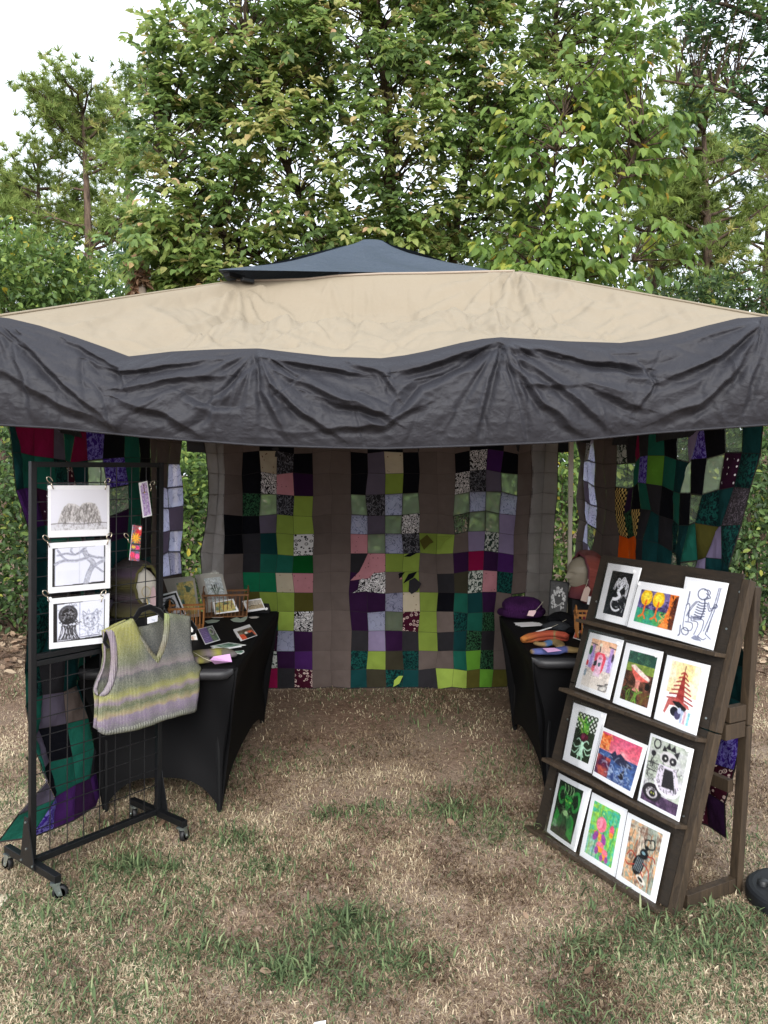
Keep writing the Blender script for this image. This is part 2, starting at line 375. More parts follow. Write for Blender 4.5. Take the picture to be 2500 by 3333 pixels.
def broadleaf(name, label, cat, trunks, ells, dens, leafL, mat, parts=0, leaflets=(5, 8), droop=.55, wr=.55, group=None, bark=None, spread_=.28, tint=(.45, .28)):
    """trunks: list of (polyline, r0, r1); ells: list of (centre, radii, n clusters)"""
    bark = bark or M_BARK; base = trunks[0][0][0]
    root = thing(name, base, label, cat, group)
    nodes = []
    for pl, r0, r1 in trunks:
        pl = [Vector(p) for p in pl]; fine = []
        for a, b in zip(pl, pl[1:]): fine += limb(a, b, 4, .03)[:-1]
        fine.append(pl[-1]); m = len(fine)
        mb = MB().tube(fine, [r0 + (r1 - r0) * i / (m - 1) for i in range(m)], 8); mb.build('trunk', bark, root, True)
        nodes += fine[2:]
    nd = np.array([tuple(p) for p in nodes])
    br = MB(); pos = []; ax = []; nr = []; LL = []; tn = []
    for c, r, ncl in ells:
        for q in in_ell(c, r, ncl):
            d = np.linalg.norm((nd - q) * np.array([1, 1, .8]), axis=1) + np.where(nd[:, 2] > q[2] - .1, .9, 0)
            s = nd[int(np.argmin(d))]
            pl = limb(s, q, 4, .1, .25); br.tube(pl, [.014, .011, .009, .007, .004], 3, False)
            out = np.array(pl[-1] - pl[-3]); out /= np.linalg.norm(out) + 1e-9
            ct = RNG.normal(*tint)
            for _ in range(dens):
                # a compound leaf: a stalk with leaflets that droop from it
                sd = unit(1)[0] * .8 + out * .7 + np.array([0, -.15, .1]); sd /= np.linalg.norm(sd)
                st = q + unit(1)[0] * RNG.random() * spread_; Ls = RNG.uniform(.12, .26) * leafL / .13
                k = RNG.integers(*leaflets)
                for j in range(k):
                    t = .35 + .65 * j / (k - 1); p = st + sd * Ls * t + np.array([0, 0, -.25 * Ls * t * t])
                    lat = np.cross(sd, [0, 0, 1.]); lat /= np.linalg.norm(lat) + 1e-6
                    a = sd * (.6 if j < k - 1 else 1) + lat * (0 if j == k - 1 else (1 if j % 2 else -1)) * .9 + np.array([0, 0, -droop]) + unit(1)[0] * .25
                    pos.append(p); ax.append(a); nr.append(np.array([0, -.35, 1.]) + unit(1)[0] * .55); LL.append(leafL * RNG.uniform(.65, 1.2)); tn.append(ct + RNG.normal(0, .13))
    br.build('branches', bark, root, True)['kind'] = 'stuff'
    pos, ax, nr, LL = map(np.array, (pos, ax, nr, LL)); tn = np.clip(np.array(tn), 0, .94)
    rr = RNG.random(len(tn)); tn = np.where(rr < .02, RNG.uniform(.95, 1, len(tn)), tn)
    k = np.ones(len(pos), bool)
    if parts:
        # nearest leaves that are inside the frame become parts of their own
        px = CX + F * pos[:, 0] / pos[:, 1]; py = CY - 136.5 - F * (pos[:, 2] - CAMZ) / pos[:, 1]
        vis = (px > 30) & (px < 2470) & (py > 30) & (py < 1000); sc = np.where(vis, pos[:, 1], 99); idx = np.argsort(sc)[:parts * 3][::3]
        k[idx] = False
        for i in idx:
            V, Fq = leaf_arrays(np.zeros((1, 3)), ax[i:i + 1], nr[i:i + 1], LL[i:i + 1], wr, .15)
            o = mk('leaf', V, Fq, mat, root, tint=np.full(6, tn[i])); o.matrix_basis = Matrix.Translation(Vector(pos[i]))
    V, Fq = leaf_arrays(pos[k], ax[k], nr[k], LL[k], wr, .15)
    o = mk('crown', V, Fq, mat, root, tint=np.repeat(tn[k], 6)); o['kind'] = 'stuff'
    return root
def shrub(name, label, c, r, n, L, mat, group, stems=5, sky=.0):
    base = (c[0], c[1], 0.); root = thing(name, base, label, 'shrub', group)
    st = MB()
    for i in range(stems):
        b = Vector((c[0] + random.gauss(0, .12), c[1] + random.gauss(0, .1), 0)); e = Vector((c[0] + random.gauss(0, r[0] * .5), c[1] + random.gauss(0, r[1] * .5), c[2] + random.random() * r[2] * .8))
        st.tube(limb(b, e, 5, .1), [.022, .018, .014, .011, .008, .005], 4, False)
    st.build('stem', M_BARK, root, True)
    ncl = n // 12; q = in_ell(c, r, ncl, .15)
    q = q[q[:, 2] > .05]; ncl = len(q)
    ct = np.clip(RNG.normal(.45, .22, ncl), 0, .9)
    pos = np.repeat(q, 12, 0) + RNG.normal(0, .11, (ncl * 12, 3)); m = len(pos)
    pos[:, 2] = np.maximum(pos[:, 2], .03)
    ax = unit(m) + np.array([0, -.2, -.25]); nr = unit(m) * .7 + np.array([0, -.5, .9])
    tn = np.clip(np.repeat(ct, 12) + RNG.normal(0, .15, m), 0, .95); tn = np.where(RNG.random(m) < .015, 1, tn)
    V, Fq = leaf_arrays(pos, ax, nr, L * RNG.uniform(.6, 1.25, m), .5, .1)
    o = mk('foliage', V, Fq, mat, root, tint=np.repeat(tn, 6)); o['kind'] = 'stuff'
    return root
def pine(name, label, pxb, Y, ztop, zlow, rad, ntuft, group, lean=0.0, dead=0):
    x = (pxb - CX) / F * Y; root = thing(name, (x, Y, 0), label, 'pine tree', group)
    tp = [Vector((x + lean * t + .12 * math.sin(3 * t + x), Y, ztop * t)) for t in np.linspace(0, 1, 12)]
    MB().tube(tp, [.20 * (1 - t) + .03 for t in np.linspace(0, 1, 12)], 8).build('trunk', M_PBARK, root, True)
    br = MB(); pos = []; dr = []
    nb = 24 + int((ztop - zlow) * 2.2)
    ends = []
    for i in range(nb):
        f = RNG.random() ** .6; z = zlow + (ztop - zlow) * f; t = z / ztop; s = Vector((x + lean * t + .12 * math.sin(3 * t + x), Y, z))
        a = RNG.uniform(0, 6.28); L = rad * (1.05 - .5 * f) * RNG.uniform(.55, 1.15)
        e = s + Vector((math.cos(a) * L, math.sin(a) * L, L * RNG.uniform(.15, .55)))
        pl = limb(s, e, 4, .1, -.3); br.tube(pl, [.042, .033, .025, .018, .010], 4, False)
        for k in range(4):
            q = pl[2].lerp(pl[4], RNG.random()) + Vector(unit(1)[0]) * .28 * L * .6; br.tube([pl[2 + k % 2], q], [.014, .006], 3, False); ends.append(q)
        ends.append(e)
    for i in range(dead):
        z = zlow * RNG.uniform(.35, 1); t = z / ztop; s = Vector((x + lean * t + .12 * math.sin(3 * t + x), Y, z)); a = RNG.uniform(0, 6.28)
        br.tube(limb(s, s + Vector((math.cos(a), math.sin(a), .1)) * RNG.uniform(.5, 1.4), 4, .15), [.02, .016, .012, .008, .004], 3, False)
    br.build('branches', M_PBARK, root, True)['kind'] = 'stuff'
    E = np.array([tuple(e) for e in ends]); k = max(1, ntuft // len(E))
    C = np.repeat(E, k, 0) + RNG.normal(0, .23, (len(E) * k, 3)) * np.array([1, 1, .6]); m = len(C); NN = 26
    d = unit(m) * .6 + np.array([0, 0, .5]); nd = (np.repeat(d, NN, 0) + unit(m * NN) * .9); nd /= np.linalg.norm(nd, axis=1, keepdims=True)
    c = np.repeat(C, NN, 0); L = RNG.uniform(.12, .24, (m * NN, 1)); s = np.cross(nd, unit(m * NN)); s /= np.linalg.norm(s, axis=1, keepdims=True) + 1e-9
    V = np.stack([c - s * .013, c + s * .013, c + nd * L], 1).reshape(-1, 3)
    tn = np.clip(np.repeat(np.repeat(RNG.normal(.5, .2, len(E)), k) + RNG.normal(0, .12, m), NN), 0, 1)
    o = mk('needles', V, np.arange(m * NN * 3).reshape(-1, 3), M_NEED, root, tint=np.repeat(tn, 3)); o['kind'] = 'stuff'
    return root
# ================================================================== TREES AND SHRUBS
def pt(px, py, Y): return tuple(P(px, py, Y))
def gx(px, Y): return ((px - CX) / F * Y, Y, 0)
broadleaf('broadleaf_tree', 'large green broadleaf tree rising behind the canopy, filling the middle of the picture', 'tree',
    [([gx(1290, 9.6), pt(1290, 900, 9.6), pt(1270, 500, 9.6), pt(1240, 100, 9.4), pt(1180, -300, 9.3)], .10, .03),
     ([gx(1420, 9.8), pt(1480, 800, 9.7), pt(1540, 300, 9.6), pt(1560, -150, 9.5)], .07, .02),
     ([gx(1190, 9.8), pt(1040, 800, 9.5), pt(900, 450, 9.2), pt(800, 120, 9.1)], .07, .02),
     ([gx(1120, 9.8), pt(900, 880, 9.4), pt(650, 700, 9.1), pt(520, 500, 9.0)], .05, .015),
     ([gx(1500, 9.9), pt(1700, 700, 9.8), pt(1800, 250, 9.8), pt(1820, -100, 9.8)], .06, .02)],
    [(*ell(1180, 420, 620, 430, 9.2, 1.0), 330), (*ell(640, 640, 220, 330, 9.0, .7), 85), (*ell(560, 800, 130, 150, 8.9, .6), 34), (*ell(860, 180, 330, 240, 9.1, .8), 85),
     (*ell(1200, -120, 650, 230, 9.4, 1.0), 120), (*ell(1720, 240, 380, 270, 9.7, .8), 90), (*ell(1950, 130, 240, 230, 9.8, .7), 46), (*ell(1450, 60, 300, 160, 9.4, .7), 34), (*ell(520, 165, 55, 60, 9.0, .2), 7), (*ell(560, 330, 90, 80, 9.0, .4), 14),
     (*ell(1000, 790, 420, 110, 9.0, .7), 66), (*ell(1480, 780, 260, 160, 9.4, .7), 44), (*ell(700, 920, 200, 60, 8.9, .5), 20)],
    8, .104, M_LEAF, parts=240)
broadleaf('sapling', 'bright yellow-green sapling with drooping leaves at the right of the big tree', 'tree',
    [([gx(1725, 8.2), pt(1735, 950, 8.2), pt(1760, 800, 8.2), pt(1800, 600, 8.1), pt(1830, 380, 8.1)], .035, .01),
     ([gx(1760, 8.3), pt(1800, 850, 8.2), pt(1960, 680, 8.1), pt(2080, 480, 8.1)], .025, .008),
     ([pt(1800, 880, 8.2), pt(1930, 880, 8.1), pt(2060, 850, 8.0)], .018, .006)],
    [(*ell(1850, 480, 230, 220, 8.1, .6), 62), (*ell(2010, 320, 150, 200, 8.3, .5), 34), (*ell(1760, 890, 260, 90, 8.0, .5), 40), (*ell(1980, 780, 260, 150, 8.1, .6), 36),
     (*ell(1700, 760, 180, 120, 8.2, .5), 20), (*ell(2100, 520, 110, 160, 8.3, .4), 16)],
    4, .13, M_LEAFY, parts=120, droop=1.1, leaflets=(3, 6), wr=.5)
broadleaf('young_tree', 'slender dark-leaved young tree between the pines and the big broadleaf tree', 'tree',
    [([gx(560, 9.8), pt(590, 1000, 9.8), pt(620, 800, 9.8), pt(600, 600, 9.8)], .04, .01)],
    [(*ell(560, 880, 130, 140, 9.6, .5), 26), (*ell(430, 820, 70, 70, 9.8, .3), 8)], 4, .12, M_OAK, wr=.4)
# dried clump caught on a broken stub
st = thing('broken_trunk', gx(466, 8.6), 'short broken grey trunk topped by dried leaves above the canopy edge', 'tree stump')
MB().tube([gx(466, 8.6), pt(462, 1010, 8.6), pt(460, 930, 8.6)], [.07, .06, .05], 10).build('trunk', simple('dead_wood', hx('8a7d70'), .9, .3, 30, .6), st, True)
n = 260; q = np.array(pt(452, 900, 8.6)) + RNG.normal(0, 1, (n, 3)) * np.array([.045, .06, .11])
V, Fq = leaf_arrays(q, unit(n) + np.array([0, 0, -.8]), unit(n), RNG.uniform(.06, .13, n), .35, .3)
mk('dried_leaves', V, Fq, leaf_mat('dried_leaves', [(0, hx('5a4232')), (.6, hx('8c6a52')), (1, hx('b0937a'))], .2), st, tint=np.repeat(RNG.random(n), 6))['kind'] = 'stuff'
pines = [(150, 19, 9.0, 4.2, 1.9, 1150, 'leftmost pine tree, its crown cut by the left edge of the photo'), (300, 18, 10.0, 4.5, 1.9, 1250, 'tall pine tree with open crown, second from the left edge'),
         (430, 23, 12.6, 6.6, 2.2, 1200, 'dark pine tree half hidden by the left side of the broadleaf tree'), (0, 21, 9.0, 4.6, 1.9, 850, 'pine tree standing outside the left edge, only branches in view'),
         (2120, 17, 8.8, 2.8, 1.8, 1200, 'pine tree with a bare lower trunk behind the yellow-green sapling'), (2295, 16, 9.0, 3.0, 1.9, 1400, 'thicker pine tree right of the sapling, trunk rising from the canopy corner'),
         (1725, 19, 8.0, 3.2, 1.5, 450, 'thin pine trunk seen just right of the canopy peak slope'), (2480, 19, 9.6, 3.0, 2.3, 1300, 'pine tree at the right edge of the photo')]
for px, Y, zt, zl, r, nt, lb in pines: pine('pine_tree', lb, px, Y, zt, zl, r, nt, 'pines around the clearing', random.uniform(-.3, .3), 10)
broadleaf('oak_tree', 'tall dark-leaved oak reaching in from the top right corner', 'tree',
    [([gx(2640, 11), pt(2640, 900, 11), pt(2600, 400, 11), pt(2560, -200, 11)], .16, .05), ([pt(2600, 420, 11), pt(2380, 300, 10.8), pt(2150, 260, 10.6)], .05, .012), ([pt(2580, 100, 11), pt(2400, 30, 10.8), pt(2240, -20, 10.6)], .05, .012)],
    [(*ell(2380, 60, 230, 130, 10.8, .7), 66), (*ell(2400, 290, 220, 110, 10.8, .6), 42), (*ell(2500, -100, 260, 160, 11, .8), 40), (*ell(2480, 480, 100, 100, 11, .5), 10), (*ell(2250, 120, 60, 70, 10.6, .3), 8)],
    4, .11, M_OAK, wr=.45, droop=.3)
# undergrowth
shrub('leafy_shrub', 'dense rounded shrub with small leaves left of the canopy slope', (*pt(90, 920, 8.8)[:2], pt(0, 920, 8.8)[2]), (.85, .6, .55), 4200, .085, M_SHRUB, 'undergrowth')
shrub('leafy_shrub', 'loose pale shrub standing between the pines left of the canopy', pt(330, 1010, 10.5), (.75, .6, .5), 1000, .09, M_SHRUB, 'undergrowth')
hedge = [(-5.2, 9, 'bushy shrub far left, outside the patchwork wall'), (-3.9, 8.3, 'dense shrub left of the tent, beside the left patchwork wall'), (-2.7, 7.9, 'shrub behind the left patchwork wall'), (-1.55, 7.8, 'shrub seen through the gap at the rear left tent corner'),
         (-.4, 8.2, 'shrub behind the left half of the back curtain'), (.7, 8.2, 'shrub behind the middle of the back curtain'), (1.75, 7.8, 'shrub seen through the gap beside the cream rear pole'), (2.8, 7.9, 'shrub behind the right patchwork wall'),
         (3.9, 8.2, 'dense shrub right of the tent, beside the front pole'), (5.2, 9, 'bushy shrub far right, outside the patchwork wall')]
for i, (x, y, lb) in enumerate(hedge):
    shrub('hedge_shrub', lb, (x, y, 1.15), (.95, .75, 1.25), 6400, .072, M_SHRUBD if i % 3 else M_SHRUB, 'undergrowth')  # most shrubs get darker leaf colours, standing in for shade from trees overhead
for i, (px, py, Y, rx, rz, lb) in enumerate([(1600, 980, 12, .8, .6, 'dark bush behind the right slope of the canopy'), (1900, 1000, 13, 1.1, .7, 'dark bush under the sapling, behind the canopy'),
        (2330, 1000, 14, 1.2, .6, 'dark bush under the right-hand pines'), (2250, 930, 20, 1.5, .9, 'grey-green bush far behind the right-hand pines'), (1500, 860, 14, 1.2, 1.0, 'tall bush far behind the big tree')]):
    shrub('background_bush', lb, pt(px, py, Y), (rx, .8, rz), 2200, .11, M_SHRUBD, 'bushes in the background', 4)
def far_woods():
    n = 26000; a = RNG.uniform(-22, 22, n); Y = RNG.uniform(26, 34, n); h = 2.4 + 2.2 * fbm(a * .35, Y * 0, 2, 3)
    z = RNG.random(n) ** .8 * h * 1.15
    V, Fq = leaf_arrays(np.stack([a, Y, z], 1), unit(n), unit(n) + np.array([0, -.5, .6]), RNG.uniform(.2, .42, n), .6)
    tag(mk('distant_woods', V, Fq, M_SHRUBD, tint=np.repeat(np.clip(RNG.normal(.4, .2, n), 0, .9), 6)), 'band of distant woodland behind the clearing', 'woods', kind='stuff')
far_woods()
def litter():
    t = leaf_mat('fallen_leaf_litter', [(0, hx('3a2c22')), (.4, hx('654e3d')), (.75, hx('8f7864')), (1, hx('b8a48c'))], .1, .8)
    n = 9000; X = RNG.uniform(-7, 7, n); Y = RNG.uniform(6.3, 9.5, n); k = (abs(X) > 1.2) | (Y > 6.6); X, Y = X[k], Y[k]; n = len(X)
    ax = unit(n) * np.array([1, 1, .2]); V, Fq = leaf_arrays(np.stack([X, Y, ground_z(X, Y) + .02], 1), ax, unit(n) * .5 + np.array([0, 0, 1.]), RNG.uniform(.05, .1, n), .6, -.2)
    tag(mk('leaf_litter', V, Fq, t, tint=np.repeat(RNG.random(n), 6)), 'brown leaf litter under the shrubs behind the tent', 'leaf litter', kind='stuff')
    spots = [(885, 3175, .075, .98, 'pale cream curled leaf lying on a green tuft in the foreground'), (1075, 3022, .07, .35, 'brown fallen leaf by the largest grass tuft'), (1480, 2690, .07, .75, 'tan fallen leaf on the walkway'),
             (515, 2700, .08, .6, 'brown leaf lying by the right foot of the grid rack'), (1335, 2705, .05, .8, 'small pale leaf in the middle of the walkway'), (1270, 2735, .05, .3, 'dark small leaf in the walkway'),
             (1720, 3000, .05, .85, 'pale leaf in front of the art stand, on open lawn'), (1060, 3095, .06, .95, 'white scrap-like leaf below the largest tuft'), (1250, 2555, .045, .9, 'tiny pale leaf under the canopy edge'),
             (1205, 2310, .06, .7, 'leaf lying near the foot of the back curtain'), (120, 3060, .06, .7, 'fallen leaf at lower left of the lawn'), (1900, 3180, .06, .6, 'fallen leaf at the lower right of the lawn'), (2330, 2885, .06, .55, 'curled leaf inside the art stand legs'),
             (1400, 3155, .045, .5, 'small reddish leaf near the bottom of the walkway'), (2480, 2120, .09, .8, 'large pale leaf on the ground at the right edge')]
    for px, py, L, tt, lb in spots:
        p = G(px, py); a = random.uniform(0, 6.28)
        V, Fq = leaf_arrays(np.array([[p.x, p.y, float(ground_z(p.x, p.y)) + .012]]), np.array([[math.cos(a), math.sin(a), .12]]), np.array([[random.gauss(0, .4), random.gauss(-.2, .4), 1.]]), np.array([L * .68]), .55, -.35)
        tag(mk('fallen_leaf', V, Fq, t, tint=np.full(6, tt * .8)), lb, 'leaf', 'single fallen leaves on the lawn')
litter()
def scraps():
    n = 2600; X, Y = scatter(n, 2.2, 7.); t = leaf_mat('small_lawn_debris', [(0, hx('4a3a2c')), (.5, hx('7d6954')), (1, hx('b3a48c'))], .1, .85)
    ax = unit(n) * np.array([1, 1, .25]); V, Fq = leaf_arrays(np.stack([X, Y, ground_z(X, Y) + .014], 1), ax, unit(n) * .6 + np.array([0, 0, 1.]), RNG.uniform(.006, .02, n), RNG.uniform(.12, .5, n), -.2)
    tag(mk('lawn_debris', V, Fq, t, tint=np.repeat(RNG.random(n), 6)), 'small scraps of dead leaf and twig on the lawn', 'debris', kind='stuff')
scraps()
pc = G(1022, 3378); tag(mk('paper_scrap', [(pc.x - .02, pc.y, .02), (pc.x + .03, pc.y - .01, .025), (pc.x + .035, pc.y + .02, .04), (pc.x + .0, pc.y + .025, .03)], [(0, 1, 2, 3)], simple('scrap_paper', (.8, .8, .8, 1), .7)), 'scrap of white paper at the very bottom edge of the lawn', 'paper scrap')
# ================================================================== CANOPY TENT
def fabric_mat(name, c, rough, trans, var=.06, crk=.2):
    t = NT(name); o = t.obj()
    cc = t.mix(t.noise(o, 2.2, 4), spread(c, 1 - var), spread(c, 1 + var))
    n = t.noise(o, 9, 5, .8, .6); w = t.noise(o, 700, 1)
    rg = t.math('ABSOLUTE', t.math('SUBTRACT', t.noise(o, 7, 3, .6, .5), .5)); rg2 = t.math('ABSOLUTE', t.math('SUBTRACT', t.noise(t.vscale(o, (1, 1, 1.6)), 17, 2, .8), .5)); b = t.bump(t.math('ADD', t.math('ADD', n, t.math('MULTIPLY', rg, -1.6)), t.math('MULTIPLY', rg2, -.7)), crk, .03); b2 = t.n('Bump', Height=w, Strength=.08, Distance=.001, Normal=b).outputs[0]
    return t.done(pb(t, cc, rough, b2, spec=.25, trans=trans))
M_BEIGE = fabric_mat('beige_polyester', hx('918674'), .7, .15, .07, .13)
M_GREY = fabric_mat('charcoal_polyester', hx('2a2a2f'), .6, .02, .08, .22)
M_CAP = fabric_mat('charcoal_polyester_sky_tint', hx('333d49'), .48, .02)  # cap is the same charcoal fabric; its sky reflection is put into the colour
M_CREAM = simple('cream_powder_coat', hx('d8cdb8'), .45, .06, 20, .05)
M_BLACKM = simple('black_powder_coat', hx('0d0e10'), .45, .2, 30, .1, 300, spec=.35)
TENT = thing('canopy_tent', (0, 4.45, 0), 'beige and charcoal pop-up canopy tent with a vented peak, standing on dry lawn', 'tent')
SEAM = [(-20, 1030), (30, 1036), (130, 1060), (240, 1095), (340, 1130), (420, 1160), (490, 1152), (560, 1144), (700, 1137), (840, 1134), (960, 1148), (1080, 1161), (1240, 1166), (1320, 1156), (1400, 1140), (1500, 1116), (1570, 1103), (1630, 1098), (1740, 1104), (1850, 1111), (2020, 1116), (2110, 1105), (2200, 1086), (2300, 1060), (2400, 1036), (2500, 1030)]
HEMB = [(-20, 1383), (200, 1395), (500, 1425), (840, 1450), (1100, 1458), (1250, 1461), (1500, 1453), (1800, 1441), (2100, 1412), (2400, 1390), (2500, 1383)]
HEMT = [(770, 914), (850, 915), (1000, 910), (1100, 899), (1250, 893), (1400, 891), (1550, 887), (1690, 884)]
YE, YV = 2.95, 3.77
def crumple(x, y, s=1.):
    r = 0
    for f, a in ((.010, 1.), (.022, .5), (.05, .22)):
        n = fbm(x * f, y * f * 1.25 + 13, 5 * f, 2); r = r + a * (1 - abs(n - .38) * 5)
    return r * s
ANCH = [(-10, 1040, 30), (840, 1140, 34), (1630, 1104, 34), (2480, 1045, 30)]
def folds(px, py):
    d = np.zeros_like(px)
    for i, (ax, ay, k) in enumerate(ANCH):
        dx, dy = px - ax, np.maximum(py - ay, .1); r = np.hypot(dx, dy); th = np.arctan2(dy, dx)
        ph = th * k * .5 + 2.5 * vnoise(th * 4 + i * 9, r * .004) + i
        w = np.exp(-(r / 330) ** 1.3) * sm(10, 120, r)
        d += w * (.020 * np.sin(ph) + .013 * np.sin(ph * 1.9 + 1.7) - .012 * abs(np.sin(ph * .7)))
        d -= .045 * np.exp(-(dx / 70) ** 2) * np.exp(-(dy / 190))      # pole end pushing out
    for (a, b, dip) in ((-10, 840, 250), (840, 1630, 170), (1630, 2480, 210)):
        t = np.clip((px - a) / (b - a), 0, 1); w = np.sin(math.pi * t) ** .8 * ((px > a) & (px < b))
        c = py - 1110 - dip * (1 - (2 * t - 1) ** 2) + 40 * (vnoise(px * .006, py * .01) - .5)
        for off, am, wd in ((-150, .030, 26), (-85, .024, 20), (-30, .030, 28), (45, .020, 24), (110, .016, 30)):
            d -= am * w * np.exp(-((c - off) / wd) ** 2)
    return d
CREASE = [([(90, 1104), (188, 1202), (316, 1322), (400, 1395)], .026, 20), ([(226, 1112), (414, 1202), (430, 1262)], .02, 16), ([(0, 1195), (249, 1330), (422, 1408)], .024, 24), ([(414, 1270), (603, 1240), (746, 1232)], .018, 16),
    ([(851, 1142), (889, 1262), (1002, 1353), (1115, 1432)], .024, 18), ([(851, 1142), (866, 1277), (957, 1446)], .016, 16), ([(889, 1172), (1055, 1195), (1243, 1232)], .024, 17), ([(930, 1230), (1080, 1290), (1245, 1350)], .02, 18), ([(678, 1315), (753, 1262), (836, 1180)], -.02, 18), ([(420, 1310), (565, 1352), (680, 1430)], .022, 20), ([(300, 1180), (420, 1215), (560, 1195), (700, 1175)], .018, 14),
    ([(1627, 1112), (1581, 1232), (1536, 1432)], .016, 16), ([(1627, 1112), (1450, 1170), (1295, 1216)], .028, 18), ([(1619, 1142), (1363, 1262), (1285, 1360)], -.028, 22), ([(1642, 1127), (1853, 1172), (2079, 1206)], .026, 17), ([(1649, 1149), (1823, 1277), (1966, 1402)], .02, 18), ([(1642, 1172), (1762, 1323), (1890, 1425)], .022, 18),
    ([(2455, 1051), (2305, 1164), (2116, 1258)], .026, 20), ([(2455, 1066), (2335, 1240), (2245, 1315), (2116, 1372)], .028, 22), ([(2470, 1090), (2400, 1250), (2380, 1365)], .018, 18), ([(1820, 1172), (2003, 1212), (2094, 1240)], -.018, 14), ([(1928, 1277), (2079, 1338)], .018, 16), ([(1060, 1400), (1250, 1385), (1380, 1320)], .018, 16), ([(1010, 1290), (1150, 1330), (1250, 1345), (1290, 1380)], .022, 16), ([(1150, 1185), (1250, 1222), (1300, 1300)], .02, 14),
    ([(620, 1290), (720, 1330), (800, 1325)], -.014, 18), ([(1700, 1260), (1780, 1268), (1880, 1262)], .012, 13), ([(60, 1110), (120, 1240), (140, 1370)], .018, 20), ([(2060, 1200), (2090, 1270), (2050, 1330)], .018, 13)]
def small_creases(px, py, n, seed, amp, wd, anch, box, ln=(40, 130)):
    r = np.random.default_rng(seed); d = np.zeros_like(px)
    for _ in range(n):
        x0, y0 = r.uniform(box[0], box[2]), r.uniform(box[1], box[3]); ax, ay = min(anch, key=lambda a: abs(a[0] - x0) + .6 * abs(a[1] - y0))[:2]
        th = math.atan2(y0 - ay, x0 - ax) + r.normal(0, .5); L = r.uniform(*ln); c, s_ = math.cos(th), math.sin(th); bend = r.normal(0, .0016)
        u = (px - x0) * c + (py - y0) * s_; v = -(px - x0) * s_ + (py - y0) * c + bend * u * u; w = r.uniform(*wd); a = r.uniform(*amp) * r.choice([-1, 1])
        d -= a * np.exp(-(u / L) ** 4) * (np.exp(-(abs(v) / w) ** 1.2) - .5 * np.exp(-((v - 2.2 * w) / (1.6 * w)) ** 2))
    return d
def creases(px, py):
    d = np.zeros_like(px); wx = px + 26 * (fbm(px * .012, py * .012, 1, 3) - .47); wy = py + 26 * (fbm(px * .012 + 40, py * .012, 2, 3) - .47)
    for pts, amp, w in CREASE:
        best = np.full(px.shape, 1e9); sg = np.zeros_like(px); tt = np.zeros_like(px); m = len(pts) - 1
        for i, ((x1, y1), (x2, y2)) in enumerate(zip(pts, pts[1:])):
            L2 = (x2 - x1) ** 2 + (y2 - y1) ** 2; t = np.clip(((wx - x1) * (x2 - x1) + (wy - y1) * (y2 - y1)) / L2, 0, 1)
            ex, ey = wx - x1 - t * (x2 - x1), wy - y1 - t * (y2 - y1); r = np.hypot(ex, ey); s_ = np.sign((x2 - x1) * ey - (y2 - y1) * ex); k = r < best
            best = np.where(k, r, best); sg = np.where(k, s_, sg); tt = np.where(k, (i + t) / m, tt)
        q = best * sg * (1 if pts[-1][0] >= pts[0][0] else -1); tap = np.sin(math.pi * np.clip(tt * .86 + .09, 0, 1)) ** .7
        d += -amp * tap * np.where(q < 0, np.exp(-(abs(q) / (w * 1.7)) ** 1.3), np.exp(-(abs(q) / (w * .5)) ** 1.3)) + amp * .5 * tap * np.exp(-((q - w * 1.1) / (w * .7)) ** 2)
    return d
def front_valance():
    nu, nv = 640, 130; U, W = np.meshgrid(np.linspace(0, 1, nu), np.linspace(0, 1, nv), indexing='ij')
    px = -20 + 2520 * U; y0 = interp(px, SEAM); y1 = interp(px, HEMB); py = y0 + (y1 - y0) * W
    D = (folds(px, py) * .34 + creases(px, py) * 1.15) * (.12 + .88 * sm(0, .12, W)) * (.3 + .7 * sm(1.0, .88, W))
    D += (-.0030 * (crumple(px * 1.6, py * 1.6) - .6) + small_creases(px, py, 110, 5, (.002, .007), (4, 10), ANCH, (0, 1060, 2500, 1430))) * sm(0, .1, W) * (.3 + .7 * sm(1, .93, W))
    Y = YE - .05 * np.sin(math.pi * .5 * W) - .035 * np.sin(math.pi * W) + D
    V = np.empty((nu, nv, 3))
    d0 = np.array(_f); ux = (px - CX) / F; uy = (CY - py) / F
    dir_ = np.stack([ux, _f.y + uy * _u.y, _f.z + uy * _u.z], -1); k = (YE / dir_[..., 1])[..., None]
    V = np.array(CAM) + dir_ * k; V[..., 1] = Y
    mk('valance', V.reshape(-1, 3), grid_faces(nu, nv), M_GREY, TENT, True)
    # rolled hem along the lower edge
    ln = V[:, -1, :].copy(); ln2 = V[:, -3, :].copy()
    mb = MB(); mb.tube([Vector(p) for p in ln[::4]], .0045, 6); mb.build('hem', M_GREY, TENT, True)
    return V[0, 0], V[-1, 0], V[0, -1], V[-1, -1]
FLs, FRs, FLh, FRh = front_valance()
def roof_panel(A, B, Dp, C, nu=40, nv=24, name='roof_panel', sag=.05, wr=.006, mat=None, seed=0):
    """A,B eave ends, Dp,C top ends"""
    A, B, Dp, C = map(np.array, (A, B, Dp, C)); U, W = np.meshgrid(np.linspace(0, 1, nu), np.linspace(0, 1, nv), indexing='ij')
    u, w = U[..., None], W[..., None]; V = (A * (1 - u) + B * u) * (1 - w) + (Dp * (1 - u) + C * u) * w
    V[..., 2] -= sag * np.sin(math.pi * W) * np.sin(math.pi * U) + wr * (crumple(U * 1400 + seed, W * 500) - .6) * np.sin(math.pi * np.clip(W, .02, .98))
    return mk(name, V.reshape(-1, 3), grid_faces(nu, nv), mat or M_BEIGE, TENT, True)
